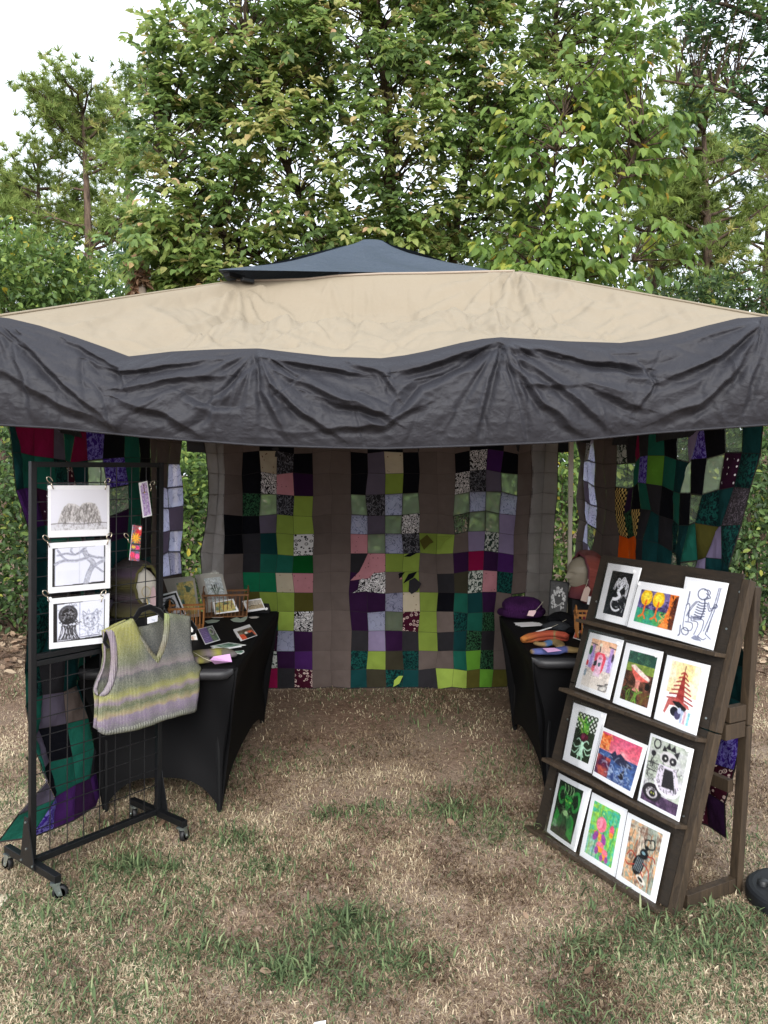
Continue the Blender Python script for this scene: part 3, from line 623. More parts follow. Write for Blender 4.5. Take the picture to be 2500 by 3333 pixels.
def front_roof():
    nu, nv = 300, 90; U, W = np.meshgrid(np.linspace(0, 1, nu), np.linspace(0, 1, nv), indexing='ij')
    xb = -20 + 2520 * U; xt = 770 + 920 * U; bot = np.empty((nu, 3)); top = np.empty((nu, 3))
    for i in range(nu):
        bot[i] = P(xb[i, 0], float(interp(xb[i, 0], SEAM)) , YE + .012); top[i] = P(xt[i, 0], float(interp(xt[i, 0], HEMT)), YV)
    w = W[..., None]; V = bot[:, None, :] * (1 - w) + top[:, None, :] * w
    px, py = xb * (1 - W) + xt * W, 1150 - 250 * W
    edge = sm(0, .10, W) * sm(1, .94, W) * sm(0, .05, U) * sm(1, .95, U)
    sag = .125 * np.exp(-((W - .74) / .17) ** 2) * np.sin(math.pi * np.clip(U * 1.15, 0, 1)) + .03 * np.sin(math.pi * W)
    d = .010 * (crumple(px * .7, py * 1.3) - .6) - small_creases(px, py, 190, 9, (.003, .011), (4, 11), [(770, 914), (1690, 886), (840, 1150), (1630, 1150), (60, 1100), (2440, 1100)], (100, 900, 2400, 1140), (30, 160))
    for (ax, ay, k, am) in ((1690, 886, 26, .022), (1630, 1150, 22, .010), (770, 914, 22, .018), (840, 1150, 20, .008)):
        dx, dy = px - ax, (py - ay) * 2; r = np.hypot(dx, dy); th = np.arctan2(dy, dx)
        d += am * np.exp(-r / 330) * sm(5, 80, r) * np.sin(th * k * .5 + 2 * vnoise(th * 3, r * .005) + ax)
    for off, am in ((.9, .016), (.8, .02), (.66, .018)):
        d += am * np.exp(-((W - off + .10 * np.sin(math.pi * U) - .05 * vnoise(px * .008, py * 0)) / .022) ** 2) * np.sin(math.pi * U)
    V[..., 2] -= (sag + d) * edge
    mk('roof_panel', V.reshape(-1, 3), grid_faces(nu, nv), M_BEIGE, TENT, True)
    mb = MB(); mb.tube([Vector(p) + Vector((0, -.004, .002)) for p in top[::6]], .006, 6); mb.build('vent_hem', simple('hem_tape', hx('97897a'), .8), TENT, True)
    return top[0], top[-1]
VFL, VFR = front_roof()
for a_, b_ in ((VFL, FLs), (VFR, FRs)): MB().tube([Vector(a_).lerp(Vector(b_), t) + Vector((0, .004, .001)) for t in np.linspace(0, 1, 12)], .005, 6).build('ridge_seam', M_BEIGE, TENT, True)
YB, YVB = 5.98, 5.13
FL, FR = FLs + np.array([0, .012, 0]), FRs + np.array([0, .012, 0])
BL, BR = np.array([FL[0] - .06, YB, FL[2]]), np.array([FR[0] + .03, YB, FR[2]]); VBL, VBR = np.array([VFL[0], YVB, VFL[2]]), np.array([VFR[0], YVB, VFR[2]])
roof_panel(FR, BR, VFR, VBR, seed=40); roof_panel(BL, FL, VBL, VFL, seed=90); roof_panel(BR, BL, VBR, VBL, seed=150)
def side_valance(A, B, drop, out, seed):
    nu, nv = 90, 24; A, B = np.array(A), np.array(B); U, W = np.meshgrid(np.linspace(0, 1, nu), np.linspace(0, 1, nv), indexing='ij')
    V = A * (1 - U[..., None]) + B * U[..., None]; V = V + np.array(out) * (.05 * np.sin(math.pi * .5 * W) + (.03 * np.sin(U * 21 + seed) * W + .012 * (crumple(U * 900 + seed, W * 300) - .6)) * sm(0, .2, W))[..., None]
    V[..., 2] -= W * (drop + .06 * np.sin(math.pi * U))
    mk('valance', V.reshape(-1, 3), grid_faces(nu, nv), M_GREY, TENT, True)
side_valance(FRs, BR, .36, (1, 0, 0), 3); side_valance(BL, FLs, .36, (-1, 0, 0), 8); side_valance(BR, BL, .43, (0, 1, 0), 14)
def vent_cap():
    ap = P(1216, 780, 4.45); c = [P(710, 878, 3.62), P(1650, 893, 3.92), None, None]
    c[2] = Vector((c[1].x + .1, 5.3, c[1].z + .02)); c[3] = Vector((c[0].x, 5.25, c[0].z))
    for i in range(4):
        a, b = c[i], c[(i + 1) % 4]; n = 26; V = []; idx = {}
        for r in range(n + 1):
            for s in range(n - r + 1):
                w = r / n; u = s / max(1, n - r) if n > r else 0
                p = a.lerp(b, u).lerp(ap, w); h = math.sin(math.pi * w) * .016 + .012 * math.sin(u * 17 + w * 5 + i) * math.sin(math.pi * w)
                idx[r, s] = len(V); V.append(p - Vector((0, 0, h)) + Vector((0, 0, .012 * math.exp(-((w - .93) / .05) ** 2))))
        Fc = []
        for r in range(n):
            for s in range(n - r):
                Fc.append((idx[r, s], idx[r, s + 1], idx[r + 1, s]))
                if s < n - r - 1: Fc.append((idx[r, s + 1], idx[r + 1, s + 1], idx[r + 1, s]))
        mk('vent_cap', V, Fc, M_CAP, TENT, True)
    MB().bar(c[0] + Vector((.03, .04, -.01)), P(790, 905, 3.80), .03, .02).build('corner_strap', M_BLACKM, TENT)
    MB().bar(c[0] + Vector((.09, .09, -.02)), c[0] + Vector((.14, .12, -.025)), .03, .02).build('buckle', M_BLACKM, TENT, bevel=.004)
vent_cap()
for (x, y, z) in ((1.525, 2.985, 2.2), (1.412, 5.93, 2.17), (-1.575, 5.93, 2.17), (-1.535, 2.985, 2.2)):
    lo = MB().box((x, y, .74), (.0135, 0, 0), (0, .0135, 0), (0, 0, .73)).build('inner_leg', M_CREAM, TENT, bevel=.002)
    MB().box((x, y, 1.42 + (z - 1.42) / 2), (.0165, 0, 0), (0, .0165, 0), (0, 0, (z - 1.42) / 2 + .0)).build('outer_leg', M_CREAM, TENT, bevel=.002)
    MB().box((x, y, .006), (.05, 0, 0), (0, .05, 0), (0, 0, .006)).build('foot_plate', M_CREAM, TENT)
    MB().tube([(x - .001, y - .019, 1.50), (x - .001, y - .0165, 1.50)], .004, 8).build('button', M_BLACKM, TENT)
cr = [Vector((-1.47, 2.985, 0)), Vector((1.452, 2.985, 0)), Vector((1.412, 5.93, 0)), Vector((-1.50, 5.93, 0))]
for i in range(4):                                   # scissor truss under the roof
    a, b = cr[i], cr[(i + 1) % 4]
    for (u0, z0, u1, z1) in ((.01, 2.14, .5, 1.98), (.01, 1.98, .5, 2.14), (.5, 1.98, .99, 2.14), (.5, 2.14, .99, 1.98)):
        if i == 0: z0 -= .02; z1 -= .02
        off = Vector((0, .03 if z0 > z1 else .05, 0)) if i in (0, 2) else Vector((.03 if z0 > z1 else .05, 0, 0)) * (-1 if i == 1 else 1)
        p, q = a.lerp(b, u0), a.lerp(b, u1); p.z, q.z = z0, z1; MB().bar(p + off, q + off, .012, .022).build('truss_bar', M_CREAM, TENT)

# ================================================================== PATCHWORK CURTAINS
def pat(name, a, b=None, kind='plain', scale=6., thr=.06, sheer=0.0, c3=None, trans=.015):
    t = NT(name); uv = t.uv(); o = t.obj(); a_ = hx(a); f = None
    v = t.math('ADD', t.math('MULTIPLY', t.noise(o, 14, 3), .6), t.math('MULTIPLY', t.n('ObjectInfo').outputs['Random'], .45)); base = t.mix(v, spread(a_, .74), spread(a_, 1.2))
    bb = hx(b) if b else a_
    if kind in ('scroll', 'vein'):
        n = t.noise(uv, scale, 1.0 if kind == 'scroll' else 2.5, .6)
        e = t.math('ABSOLUTE', t.math('SUBTRACT', t.math('FRACT', t.math('MULTIPLY', n, 5.)), .5)); f = t.math('LESS_THAN', e, thr * 2.2)
    elif kind == 'dots':
        d = t.n('TexVoronoi', Vector=uv, Scale=scale, Randomness=.35).outputs[0]; f = t.math('LESS_THAN', d, thr)
    elif kind == 'spots':
        d = t.n('TexVoronoi', Vector=uv, Scale=scale, Randomness=1.).outputs[0]; f = t.math('LESS_THAN', d, thr)
    elif kind == 'eyes':
        d = t.n('TexVoronoi', Vector=t.vscale(uv, (1, 1.35, 1)), Scale=scale, Randomness=.6).outputs[0]
        f = t.math('MULTIPLY', t.math('LESS_THAN', d, .40), t.math('SUBTRACT', 1., t.math('MULTIPLY', t.math('LESS_THAN', d, .26), t.math('GREATER_THAN', d, .13))))
    elif kind == 'blot':
        f = t.ramp(t.noise(uv, scale, 3, 1.2), [(.46, (0, 0, 0, 1)), (.54, (1, 1, 1, 1))])
    elif kind == 'check':
        f = t.n('TexChecker', Vector=uv, Scale=scale).outputs[1]
    elif kind == 'stripes':
        f = t.math('LESS_THAN', t.math('FRACT', t.math('MULTIPLY', t.n('SeparateXYZ', Vector=uv).outputs[0], scale)), thr)
    cc = t.mix(f, base, bb) if f is not None else base
    bmp = t.bump(t.noise(o, 420, 2), .2, .002); fold = t.n('Bump', Height=t.noise(o, 16, 3, .5), Strength=.35, Distance=.02, Normal=bmp).outputs[0]
    sh = pb(t, cc, .9, fold, spec=.12, trans=trans if not sheer else .5)
    if sheer:
        tr = t.n('BsdfTransparent'); tr.inputs[0].default_value = (.9, .93, .86, 1); ms = t.n('MixShader'); ms.inputs[0].default_value = sheer
        t.t.links.new(sh, ms.inputs[1]); t.t.links.new(tr.outputs[0], ms.inputs[2]); sh = ms.outputs[0]
    return t.done(sh)
PAT = {
 'T': pat('taupe_cotton', '665b57'), 't': pat('pale_taupe_cotton', '96918e', trans=.2), 'K': pat('navy_black_cotton', '0c0d14'), 'C': pat('charcoal_cotton', '2b2a2e'),
 'W': pat('cream_feather_print', 'b9ae98', '6e5442', 'spots', 5, .16), 'S': pat('black_white_scroll', 'd6d4d6', '131317', 'scroll', 5.5, .10),
 'R': pat('white_circle_print', 'd2d2d4', '24242a', 'eyes', 4), 'P': pat('pink_speckle_print', 'b98089', '3a2228', 'spots', 5, .13), 'V': pat('grey_mauve_cotton', '5d5666'),
 'v': pat('lavender_cotton', '8c80a0'), 'u': pat('deep_purple_cotton', '2f1538'), 'U': pat('violet_cotton', '43205a'), 'L': pat('lime_cotton', '7f9440'), 'l': pat('pale_lime_cotton', '93ab4c'),
 'B': pat('apple_green_cotton', '5c9030'), 'O': pat('olive_cotton', '4d4a1f'), 'o': pat('dark_olive_satin', '39362a'), 'G': pat('emerald_cotton', '146a48'), 'j': pat('forest_green_cotton', '064a1e'),
 'g': pat('teal_green_cotton', '1b5a4c'), 'D': pat('dark_teal_cotton', '0f3a3c'), 'd': pat('teal_damask_print', '134a44', '081c20', 'blot', 8), 'n': pat('black_green_print', '0d1614', '2f5a3c', 'blot', 9),
 'm': pat('magenta_cotton', '7a0f3c'), 'e': pat('eye_print_maroon', '3c1022', 'cdb7b0', 'eyes', 4.2), 'p': pat('polka_dot_plum', '2c0f26', 'e0dbe0', 'dots', 4.5, .17), 'F': pat('grey_floral_black', '27272c', '6c6c74', 'vein', 4, .07),
 'f': pat('pale_floral_voile', 'a9a8c6', '6a6a86', 'vein', 2.5, .03, sheer=.12), 'X': pat('sheer_gauze', '9aa890', sheer=.48), 'x': pat('dark_sheer_gauze', '5a6256', sheer=.4), 'M': pat('leaf_print_white', 'b9bdb6', '2a3a32', 'blot', 4.5),
 'Q': pat('violet_batik', '3b1f86', '7f78c8', 'blot', 7), 'Y': pat('checker_gold_black', 'd2b26a', '14120e', 'check', 9), 'E': pat('orange_cotton', 'e05a0e'), 'H': pat('charcoal_damask', '2e2a2e', '575058', 'scroll', 7, .07),
 'w': pat('white_voile', 'b4b6d4', '8f92b4', 'vein', 2, .03, sheer=.1)}
def patch(name, corners, mat, parent, bulge, k=7, inset=.017, droop=0.0, off=Vector((0, 0, 0))):
    """one square of cloth: bilinear sheet with sunk seams and a slightly slack middle"""
    c = [np.array(p) for p in corners]; m_ = sum(c) / 4; c = [p + (m_ - p) * inset for p in c]; U, W = np.meshgrid(np.linspace(0, 1, k), np.linspace(0, 1, k), indexing='ij'); u, w = U[..., None], W[..., None]
    V = (c[0] * (1 - u) + c[1] * u) * (1 - w) + (c[3] * (1 - u) + c[2] * u) * w
    b = (np.sin(math.pi * U) * np.sin(math.pi * W)) ** .4; ph = random.random() * 6
    V = V + np.array(bulge)[None, None] * (b * (.009 + .005 * np.sin(U * 4 + W * 5 + ph) + .003 * np.sin(U * 9 - W * 7 + 2 * ph)))[..., None]
    V[..., 2] -= droop * np.sin(math.pi * U) * W
    uv = np.stack([U + random.randint(0, 40), 1 - W + random.randint(0, 40)], -1).reshape(-1, 2)
    return mk(name, V.reshape(-1, 3), grid_faces(k, k), mat, parent, True, uv=uv)
M_SEAM = simple('painted_seam_shade', hx('2a2523'), .95, .1)  # dark strips added behind the seams, standing in for shade in the recesses
def seam_shade_strips(root, C, codes, nrm):
    """narrow dark strips behind every seam, shade of the recess put into their colour"""
    V = []; Fc = []; nr = Vector(nrm) * -.002; ok = lambda i, j: 0 <= j < len(codes) and 0 <= i < min(len(codes[j]), len(C) - 1) and codes[j][i] not in ' -'
    def strip(a, b, t):
        a, b = Vector(a) + nr, Vector(b) + nr; n = len(V); V.extend([a - t, b - t, b + t, a + t]); Fc.append((n, n + 1, n + 2, n + 3))
    for i in range(len(C)):
        for j in range(len(C[0])):
            if j + 1 < len(C[0]) and (ok(i, j) or ok(i - 1, j)):
                t = Vector(C[min(i + 1, len(C) - 1)][j]) - Vector(C[max(i - 1, 0)][j]); strip(C[i][j], C[i][j + 1], t.normalized() * .0065)
            if i + 1 < len(C) and (ok(i, j) or ok(i, j - 1)): strip(C[i][j], C[i + 1][j], Vector((0, 0, .0065)))
    mk('seam_shade_strips', V, Fc, M_SEAM, root)['kind'] = 'stuff'
def drape_grid(root, C, codes, nrm, nm='patch'):
    """C[i][j] corner points (column i, row j); codes[j][i]"""
    for j, row in enumerate(codes):
        for i, ch in enumerate(row):
            if ch in ' -' or i + 1 >= len(C): continue
            patch(nm, [C[i][j], C[i + 1][j], C[i + 1][j + 1], C[i][j + 1]], PAT[ch], root, nrm, inset=.006 if ch in 'Tt' else .016)
def back_curtain():
    xs = [668, 700, 728, 790, 845, 902, 957, 1019, 1078, 1140, 1196, 1253, 1310, 1365, 1423, 1481, 1532, 1586, 1636, 1690, 1735, 1775, 1815]
    ys = [1385, 1473, 1541, 1609, 1676, 1737, 1803, 1864, 1928, 1991, 2054, 2118, 2179, 2238]
    root = thing('patchwork_curtain', (0, 6.0, 0), 'patchwork curtain of cotton squares hanging across the back of the tent', 'curtain')
    C = []
    for i, x in enumerate(xs):
        colm = []
        for j, y in enumerate(ys):
            side = max(0, (x - 1660) / 150, (735 - x) / 70)
            X = x + random.gauss(0, 2.3) + (-(y - 1480) * .05 * min(1, max(0, (x - 1440) / 220)) if x < 1790 else -(y - 1480) * .045)
            if x < 720: X += 12 * math.sin((y - 1450) / 90.)
            yy = y + random.gauss(0, 2.3) + 4 * math.sin(x / 37.) * max(0, 1 - (y - 1400) / 800) - (9 * math.sin((x - 1480) / 60.) if 1480 < x < 1690 and y < 1900 else 0)
            Yd = 6.0 + .02 * math.sin(x * .021 + y * .002) + .018 * math.sin(x * .057 + y * .004) + .05 * min(1, side) * math.sin(x * .075) - (.10 * max(0, (x - 1640) / 170) + .06 * max(0, (740 - x) / 70))
            colm.append(tuple(P(X, yy, Yd)))
        C.append(colm)
    codes = ["ttTTKKTTTTKKTTTTKKTTtt",
             "ttTKWFKTTKVWKTTKSUKTtt",
             "ttTKSPuTTKVLKTTSFVXTtt",
             "ttTnXFlTTXFfXTTXfXfTtt",
             "ttKKVLlTTfVXSTTxXXvTtt",
             "ttKCDLRTTPXfFLlTvMvTtt",
             "ttTCggjTTCPLLTTumuUTtt",
             "ttTGGWPTTuSTLTCoMPdTtt",
             "ttTOLLOTTuufWLKgDuT-tt",
             "ttTLGlSTTuwXeLTdgnTTtt",
             "ttT-pwuTTCvuCLCDnCTTtt",
             "ttTmMuUTTdLodTTgBnTT--",
             "ttTmmCeTTDodDCllOBO---"]
    drape_grid(root, C, codes, (0, -1, 0)); seam_shade_strips(root, C, codes, (0, -1, 0))
    # applied shapes: hill, cat, leaves
    def appl(pts, mat, dy):
        o = resample(pts, 14); V2, Fc = cdt(o, 16); mk('applique', [tuple(P(a, b, 6.0 + .018 * math.sin(a * .021) - dy)) for a, b in V2], [f[::-1] for f in Fc], mat, root, uv=V2 / 60.)
    appl([(1140, 1890), (1170, 1860), (1185, 1830), (1196, 1805), (1215, 1812), (1235, 1840), (1255, 1858), (1300, 1868), (1310, 1885), (1250, 1890), (1200, 1882)], PAT['P'], .018)
    appl([(1148, 1930), (1165, 1920), (1170, 1890), (1180, 1882), (1200, 1888), (1230, 1880), (1255, 1888), (1270, 1905), (1290, 1912), (1255, 1918), (1240, 1930), (1200, 1922)], PAT['S'], .024)
    appl([(1278, 1897), (1300, 1865), (1318, 1862), (1305, 1880)], PAT['K'], .022); appl([(1312, 1900), (1330, 1868), (1358, 1860), (1345, 1880)], PAT['K'], .022)
    appl([(1330, 1925), (1332, 1890), (1350, 1880), (1372, 1900), (1360, 1922), (1340, 1934)], PAT['C'], .022); appl([(1314, 1812), (1335, 1800), (1362, 1797), (1335, 1812)], PAT['K'], .022)
    appl([(1366, 1760), (1390, 1740), (1412, 1765), (1400, 1770), (1380, 1790)], PAT['O'], .022); appl([(1280, 2236), (1283, 2215), (1298, 2200), (1312, 2200), (1300, 2225)], PAT['l'], .024)
    appl([(1424, 1745), (1478, 1742), (1450, 1760), (1426, 1790)], PAT['L'], .022)
    MB().tube([(-1.42, 6.07, 2.06), (1.38, 6.05, 2.06)], .009, 6).build('rod', M_CREAM, root)
back_curtain()
def side_curtain(label, sgn, Ys, codes, zs, nearshift, wave):
    root = thing('patchwork_curtain', (sgn * 1.5, 4.4, 0), label, 'curtain'); C = []
    for i, y in enumerate(Ys):
        colm = []
        near = 1 - min(1., abs(y - min(Ys)) / 1.2)
        for j, z in enumerate(zs):
            f = (2.0 - z) / 2.0; x = 1.49 + wave * math.sin(i * 1.25 + .5 * math.sin(j * .4)) * (.35 + .65 * f) + .012 * random.gauss(0, 1)
            x += near * .04 * math.sin(j * .9)
            zz = z + random.gauss(0, .008) + .02 * math.sin(i * .8 + 1)
            colm.append((sgn * x, y + near * nearshift * f + random.gauss(0, .008), max(.03, zz)))
        C.append(colm)
    if sgn < 0:
        C[0][-1] = (-1.66, 3.30, .10); C[0][-2] = (-1.55, 3.26, .24); C[1][-1] = (-1.55, 3.36, .09)
    seam_shade_strips(root, C, codes, (-sgn, 0, 0))
    for j, row in enumerate(codes):
        for i, ch in enumerate(row[:len(Ys) - 1]):
            cs = [C[i][j], C[i + 1][j], C[i + 1][j + 1], C[i][j + 1]]
            patch('patch', cs, PAT[ch], root, (-sgn, 0, 0))
    MB().tube([(sgn * 1.49, min(Ys), zs[0] + .005), (sgn * 1.49, max(Ys), zs[0] + .005)], .009, 6).build('rod', M_CREAM, root)
ZS = [2.06, 1.91] + [1.757 - .155 * k for k in range(12)]
RY = sorted([3825 / (p - 1250) for p in (1880, 1899, 1920, 1948, 1978, 2011, 2036, 2064, 2091, 2123, 2154, 2186, 2224, 2268, 2302, 2348, 2391, 2452)], reverse=True)
RC = ["TTTTTKKKKKKKKKKKK", "TSfTTMCmCgKxvQKxD", "TfwTTxxgQBgDXKXpd", "TvfTTYuKgCKgKxdDH", "TwfTTYnYCDCdDgOvd", "TwxTTEEECDDxdxvDD", "TvwTTugdCDnDKxgDD",
      "TTTTTDCgKmDDuCgDD", "TTTTTgVDuCDXKgDDD", "TTTTTCuDgKDVDuDgD", "TTTTTDKVCgDKuDCDQ", "TTTTTuCDKDgVDCuQe", "TTTTTDgCuDKmDVDeu"]
side_curtain('dark green and purple patchwork curtain along the right side, behind the art stand', 1, RY, RC, ZS, .22, .045)
LY = [3825 / (1250 - p) for p in (55, 92, 128, 172, 218, 256, 300, 345, 395, 440, 485, 520, 550, 578)]
LC = ["DDDDgDKDKDTTT", "DmmVgmQKgKTTT", "DggdeDXQgKTTf", "UUpngdKxgnTfw", "DDggKDKugCTwv", "DDKnDgDDGCTvw", "ddCKgCDKgDTwf", "DdDKdDCVDDTTT", "gdCDgKDuCDTTT", "dgVTDTDnCDTTT", "gVKgndKCVDTTT", "VKggCCuVKDTTT", "gQUuUmKuKDTTT"]
side_curtain('patchwork curtain of teal, green and plum squares along the left side, behind the grid rack', -1, LY, LC, ZS, .12, .045)

# ================================================================== TABLES WITH STRETCH COVERS
M_SPAN = simple('black_spandex', hx('08080a'), .7, .12, 5, .06, 400, spec=.14)
M_PLAST = simple('dark_grey_plastic', hx('232326'), .55, .1, 20, .1)
def table(label, x0, x1, y0, y1, h, inset, arch_end, arch_side, frontlip):
    root = thing('covered_table', ((x0 + x1) / 2, (y0 + y1) / 2, 0), label, 'table')
    cs = [Vector((x0, y0, h)), Vector((x1, y0, h)), Vector((x1, y1, h)), Vector((x0, y1, h))]; c = Vector(((x0 + x1) / 2, (y0 + y1) / 2, 0))
    ft = [Vector((p.x + (inset if p.x < c.x else -inset), p.y + (inset * .7 if p.y < c.y else -inset * .7), .0)) for p in cs]
    nu, nv = 34, 20; Vs = []; Fs = []; n0 = 0
    for s in range(4):
        a, b, fa, fb = cs[s], cs[(s + 1) % 4], ft[s], ft[(s + 1) % 4]; arch = arch_end if s % 2 == 0 else arch_side
        inn = (c - (a + b) / 2); inn.z = 0; inn.normalize()
        for i in range(nu):
            u = i / (nu - 1); bow = 4 * u * (1 - u)
            for j in range(nv):
                w = j / (nv - 1); top = a.lerp(b, u); e = .5 - .5 * math.cos(math.pi * u); bot = fa.lerp(fb, u)
                bot.z = arch * (1 - abs(2 * u - 1) ** 3.2); p = top.lerp(bot, w)
                rad = .02 * max(0, 1 - w * 14); p += inn * (rad + .075 * math.sin(math.pi * w) ** 1.2 * bow ** .6 * .9 + .01 * bow)
                p += inn * (.02 * math.sin(math.pi * w) * (1 - bow) ** 3)
                p += inn * (.006 * math.sin(9 * u + 7 * w + s) * math.sin(math.pi * w) + .004 * math.sin(23 * (u - .5) * (1.2 - w) + s * 2) * w * (1 - w) * 4); Vs.append(p)
        Fs += [tuple(int(q) + n0 for q in f) for f in grid_faces(nu, nv)]; n0 += nu * nv
    mk('stretch_cover', Vs, Fs, M_SPAN, root, True)
    MB().hexa([p + Vector((0, 0, -.045)) + (c - p).xy.to_3d() * .03 for p in cs], [p + Vector((0, 0, .003)) + (c - p).xy.to_3d() * .012 for p in cs]).build('table_top', M_SPAN, root, bevel=.012)
    for p in ft:
        MB().tube([(p.x + (.012 if p.x < c.x else -.012), p.y + (.012 if p.y < c.y else -.012), 0), (p.x + (.02 if p.x < c.x else -.02), p.y + (.03 if p.y < c.y else -.03), h - .05)], .014, 8).build('leg', M_BLACKM, root)
    if frontlip:
        xa, xb = frontlip; mb = MB(); V = []
        for t, (dy, dz) in enumerate(((.004, 0.0), (-.022, -.004), (-.032, -.018), (-.030, -.034), (-.016, -.05), (.004, -.052))): V.append((dy, dz))
        k = len(V); n = 24; VV = []
        for i in range(n):
            u = i / (n - 1); x = xa + (xb - xa) * u; e = min(u, 1 - u); q = 1 - max(0, 1 - e * 14) ** 2
            VV += [(x, y0 + dy * q + .02 * (1 - q), h - .002 + dz * (.4 + .6 * q)) for dy, dz in V]
        Fq = [tuple(f) for f in grid_faces(n, k).tolist()] + [tuple(range(k)), tuple((n - 1) * k + j for j in range(k - 1, -1, -1))]
        mk('table_edge', VV, Fq, M_PLAST, root, True)
    return root
table('long table under a black stretch cover on the left, behind the grid rack', -1.50, -.71, 3.745, 5.285, .74, .10, .17, .12, (-1.50, -.725))
table('long table under a black stretch cover on the right, behind the art stand', .757, 1.50, 3.965, 5.13, .74, .09, .17, .12, (.76, 1.48))
# ================================================================== PRINTED ART (flat print, painted on a fine grid of the sheet)
class Art:
    def __init__(s, w, h, bg='ffffff', seed=1):
        s.w, s.h = w * 2, h * 2; s.W, s.H = w, h; s.a = np.ones((s.h, s.w, 3)) * np.array(s.c(bg)); s.r = np.random.default_rng(seed)
        s.asp = h / w; s.X, s.Y = np.meshgrid((np.arange(s.w) + .5) / s.w, (np.arange(s.h) + .5) / s.h)
    def c(s, x): return np.array([int(x[i:i + 2], 16) / 255 for i in (0, 2, 4)]) if isinstance(x, str) else np.array(x)
    def put(s, m, col, al=1.):
        m = (m * al)[..., None]; s.a = s.a * (1 - m) + s.c(col) * m; return s
    def poly(s, pts, col, al=1.):
        q = np.stack([s.X.ravel(), s.Y.ravel()], 1); return s.put(inpoly(q, np.array(pts, float)).reshape(s.h, s.w).astype(float), col, al)
    def ell(s, cx, cy, rx, ry, col, al=1., rot=0., ring=None):
        dx, dy = s.X - cx, (s.Y - cy) * s.asp; c, n = math.cos(rot), math.sin(rot); u, v = dx * c + dy * n, -dx * n + dy * c
        d = np.sqrt((u / rx) ** 2 + (v / (ry * s.asp)) ** 2); m = (d < 1) if ring is None else (abs(d - 1) < ring); return s.put(m.astype(float), col, al)
    def line(s, pts, w, col, al=1.):
        m = np.zeros((s.h, s.w))
        for (x1, y1), (x2, y2) in zip(pts, pts[1:]):
            ax, ay, bx, by = x1, y1 * s.asp, x2, y2 * s.asp; L = max((bx - ax) ** 2 + (by - ay) ** 2, 1e-9)
            t = np.clip(((s.X - ax) * (bx - ax) + (s.Y * s.asp - ay) * (by - ay)) / L, 0, 1)
            d = np.hypot(s.X - ax - t * (bx - ax), s.Y * s.asp - ay - t * (by - ay)); m = np.maximum(m, np.clip((w - d) * s.w + .5, 0, 1))
        return s.put(m, col, al)
    def curve(s, pts, w, col, al=1., n=6):
        p = np.array(pts, float); o = []
        for i in range(len(p) - 1):
            p0, p1, p2, p3 = p[max(i - 1, 0)], p[i], p[i + 1], p[min(i + 2, len(p) - 1)]
            for t in np.linspace(0, 1, n, endpoint=False): o.append(.5 * (2 * p1 + (p2 - p0) * t + (2 * p0 - 5 * p1 + 4 * p2 - p3) * t * t + (3 * p1 - p0 - 3 * p2 + p3) * t ** 3))
        o.append(p[-1]); return s.line(o, w, col, al)
    def cloud(s, cols, f=4., box=(0, 0, 1, 1), al=1., seed=0):
        n = fbm(s.X * f + seed, s.Y * f * s.asp + seed * 2, seed, 4); n = (n - n.min()) / (n.max() - n.min()); C = np.array([s.c(k) for k in cols]); t = n * (len(C) - 1); i = np.clip(t.astype(int), 0, len(C) - 2); g = (t - i)[..., None]
        m = ((s.X >= box[0]) & (s.X <= box[2]) & (s.Y >= box[1]) & (s.Y <= box[3])).astype(float)[..., None] * al
        s.a = s.a * (1 - m) + (C[i] * (1 - g) + C[i + 1] * g) * m; return s
    def grad(s, top, bot, box=(0, 0, 1, 1)):
        t = np.clip((s.Y - box[1]) / (box[3] - box[1]), 0, 1)[..., None]; m = ((s.X >= box[0]) & (s.X <= box[2]) & (s.Y >= box[1]) & (s.Y <= box[3]))[..., None]
        s.a = np.where(m, s.c(top) * (1 - t) + s.c(bot) * t, s.a); return s
    def scrib(s, n, box, w, col, al=1., l=.1, k=4):
        for _ in range(n):
            p = np.array([s.r.uniform(box[0], box[2]), s.r.uniform(box[1], box[3])]); o = [p]; a = s.r.uniform(0, 6.28)
            for j in range(k): a += s.r.normal(0, 1.0); p = p + np.array([math.cos(a), math.sin(a) / s.asp]) * l / k; o.append(p)
            s.line(o, w, col, al)
        return s
    def lines(s, col): # vertex colours, row 0 at top
        a = s.a.reshape(s.H, 2, s.W, 2, 3).mean((1, 3)); g = .74 + .62 * fbm(np.arange(s.W)[None, :] * .45 + np.zeros((s.H, 1)) + s.W, np.arange(s.H)[:, None] * .45 + np.zeros((1, s.W)), s.H * .1, 3)[..., None]; a = np.where(a.min(2, keepdims=True) < .82, a * g, a); a = np.clip(a, 0, 1); return np.where(a > .04045, ((a + .055) / 1.055) ** 2.4, a / 12.92)
def ink_mat():
    t = NT('printed_ink'); a = t.n('Attribute', _attribute_name='Col'); return t.done(pb(t, a.outputs['Color'], .45, spec=.35))
M_INK = ink_mat(); M_PAPER = simple('white_card', (.88, .89, .91, 1), .5, .02, 6, .03)
def sleeve_mat():
    t = NT('clear_plastic_sleeve'); g = t.n('BsdfGlossy'); g.inputs['Roughness'].default_value = .16; g.inputs['Color'].default_value = (1, 1, 1, 1)
    tr = t.n('BsdfTransparent'); fr = t.n('Fresnel'); fr.inputs[0].default_value = 1.4; n = t.noise(t.obj(), 22, 3)
    t.set(g.inputs['Normal'], t.bump(n, .06, .01)); ms = t.n('MixShader'); t.set(ms.inputs[0], t.math('MULTIPLY', fr.outputs[0], .45))
    t.t.links.new(tr.outputs[0], ms.inputs[1]); t.t.links.new(g.outputs[0], ms.inputs[2]); return t.done(ms.outputs[0])
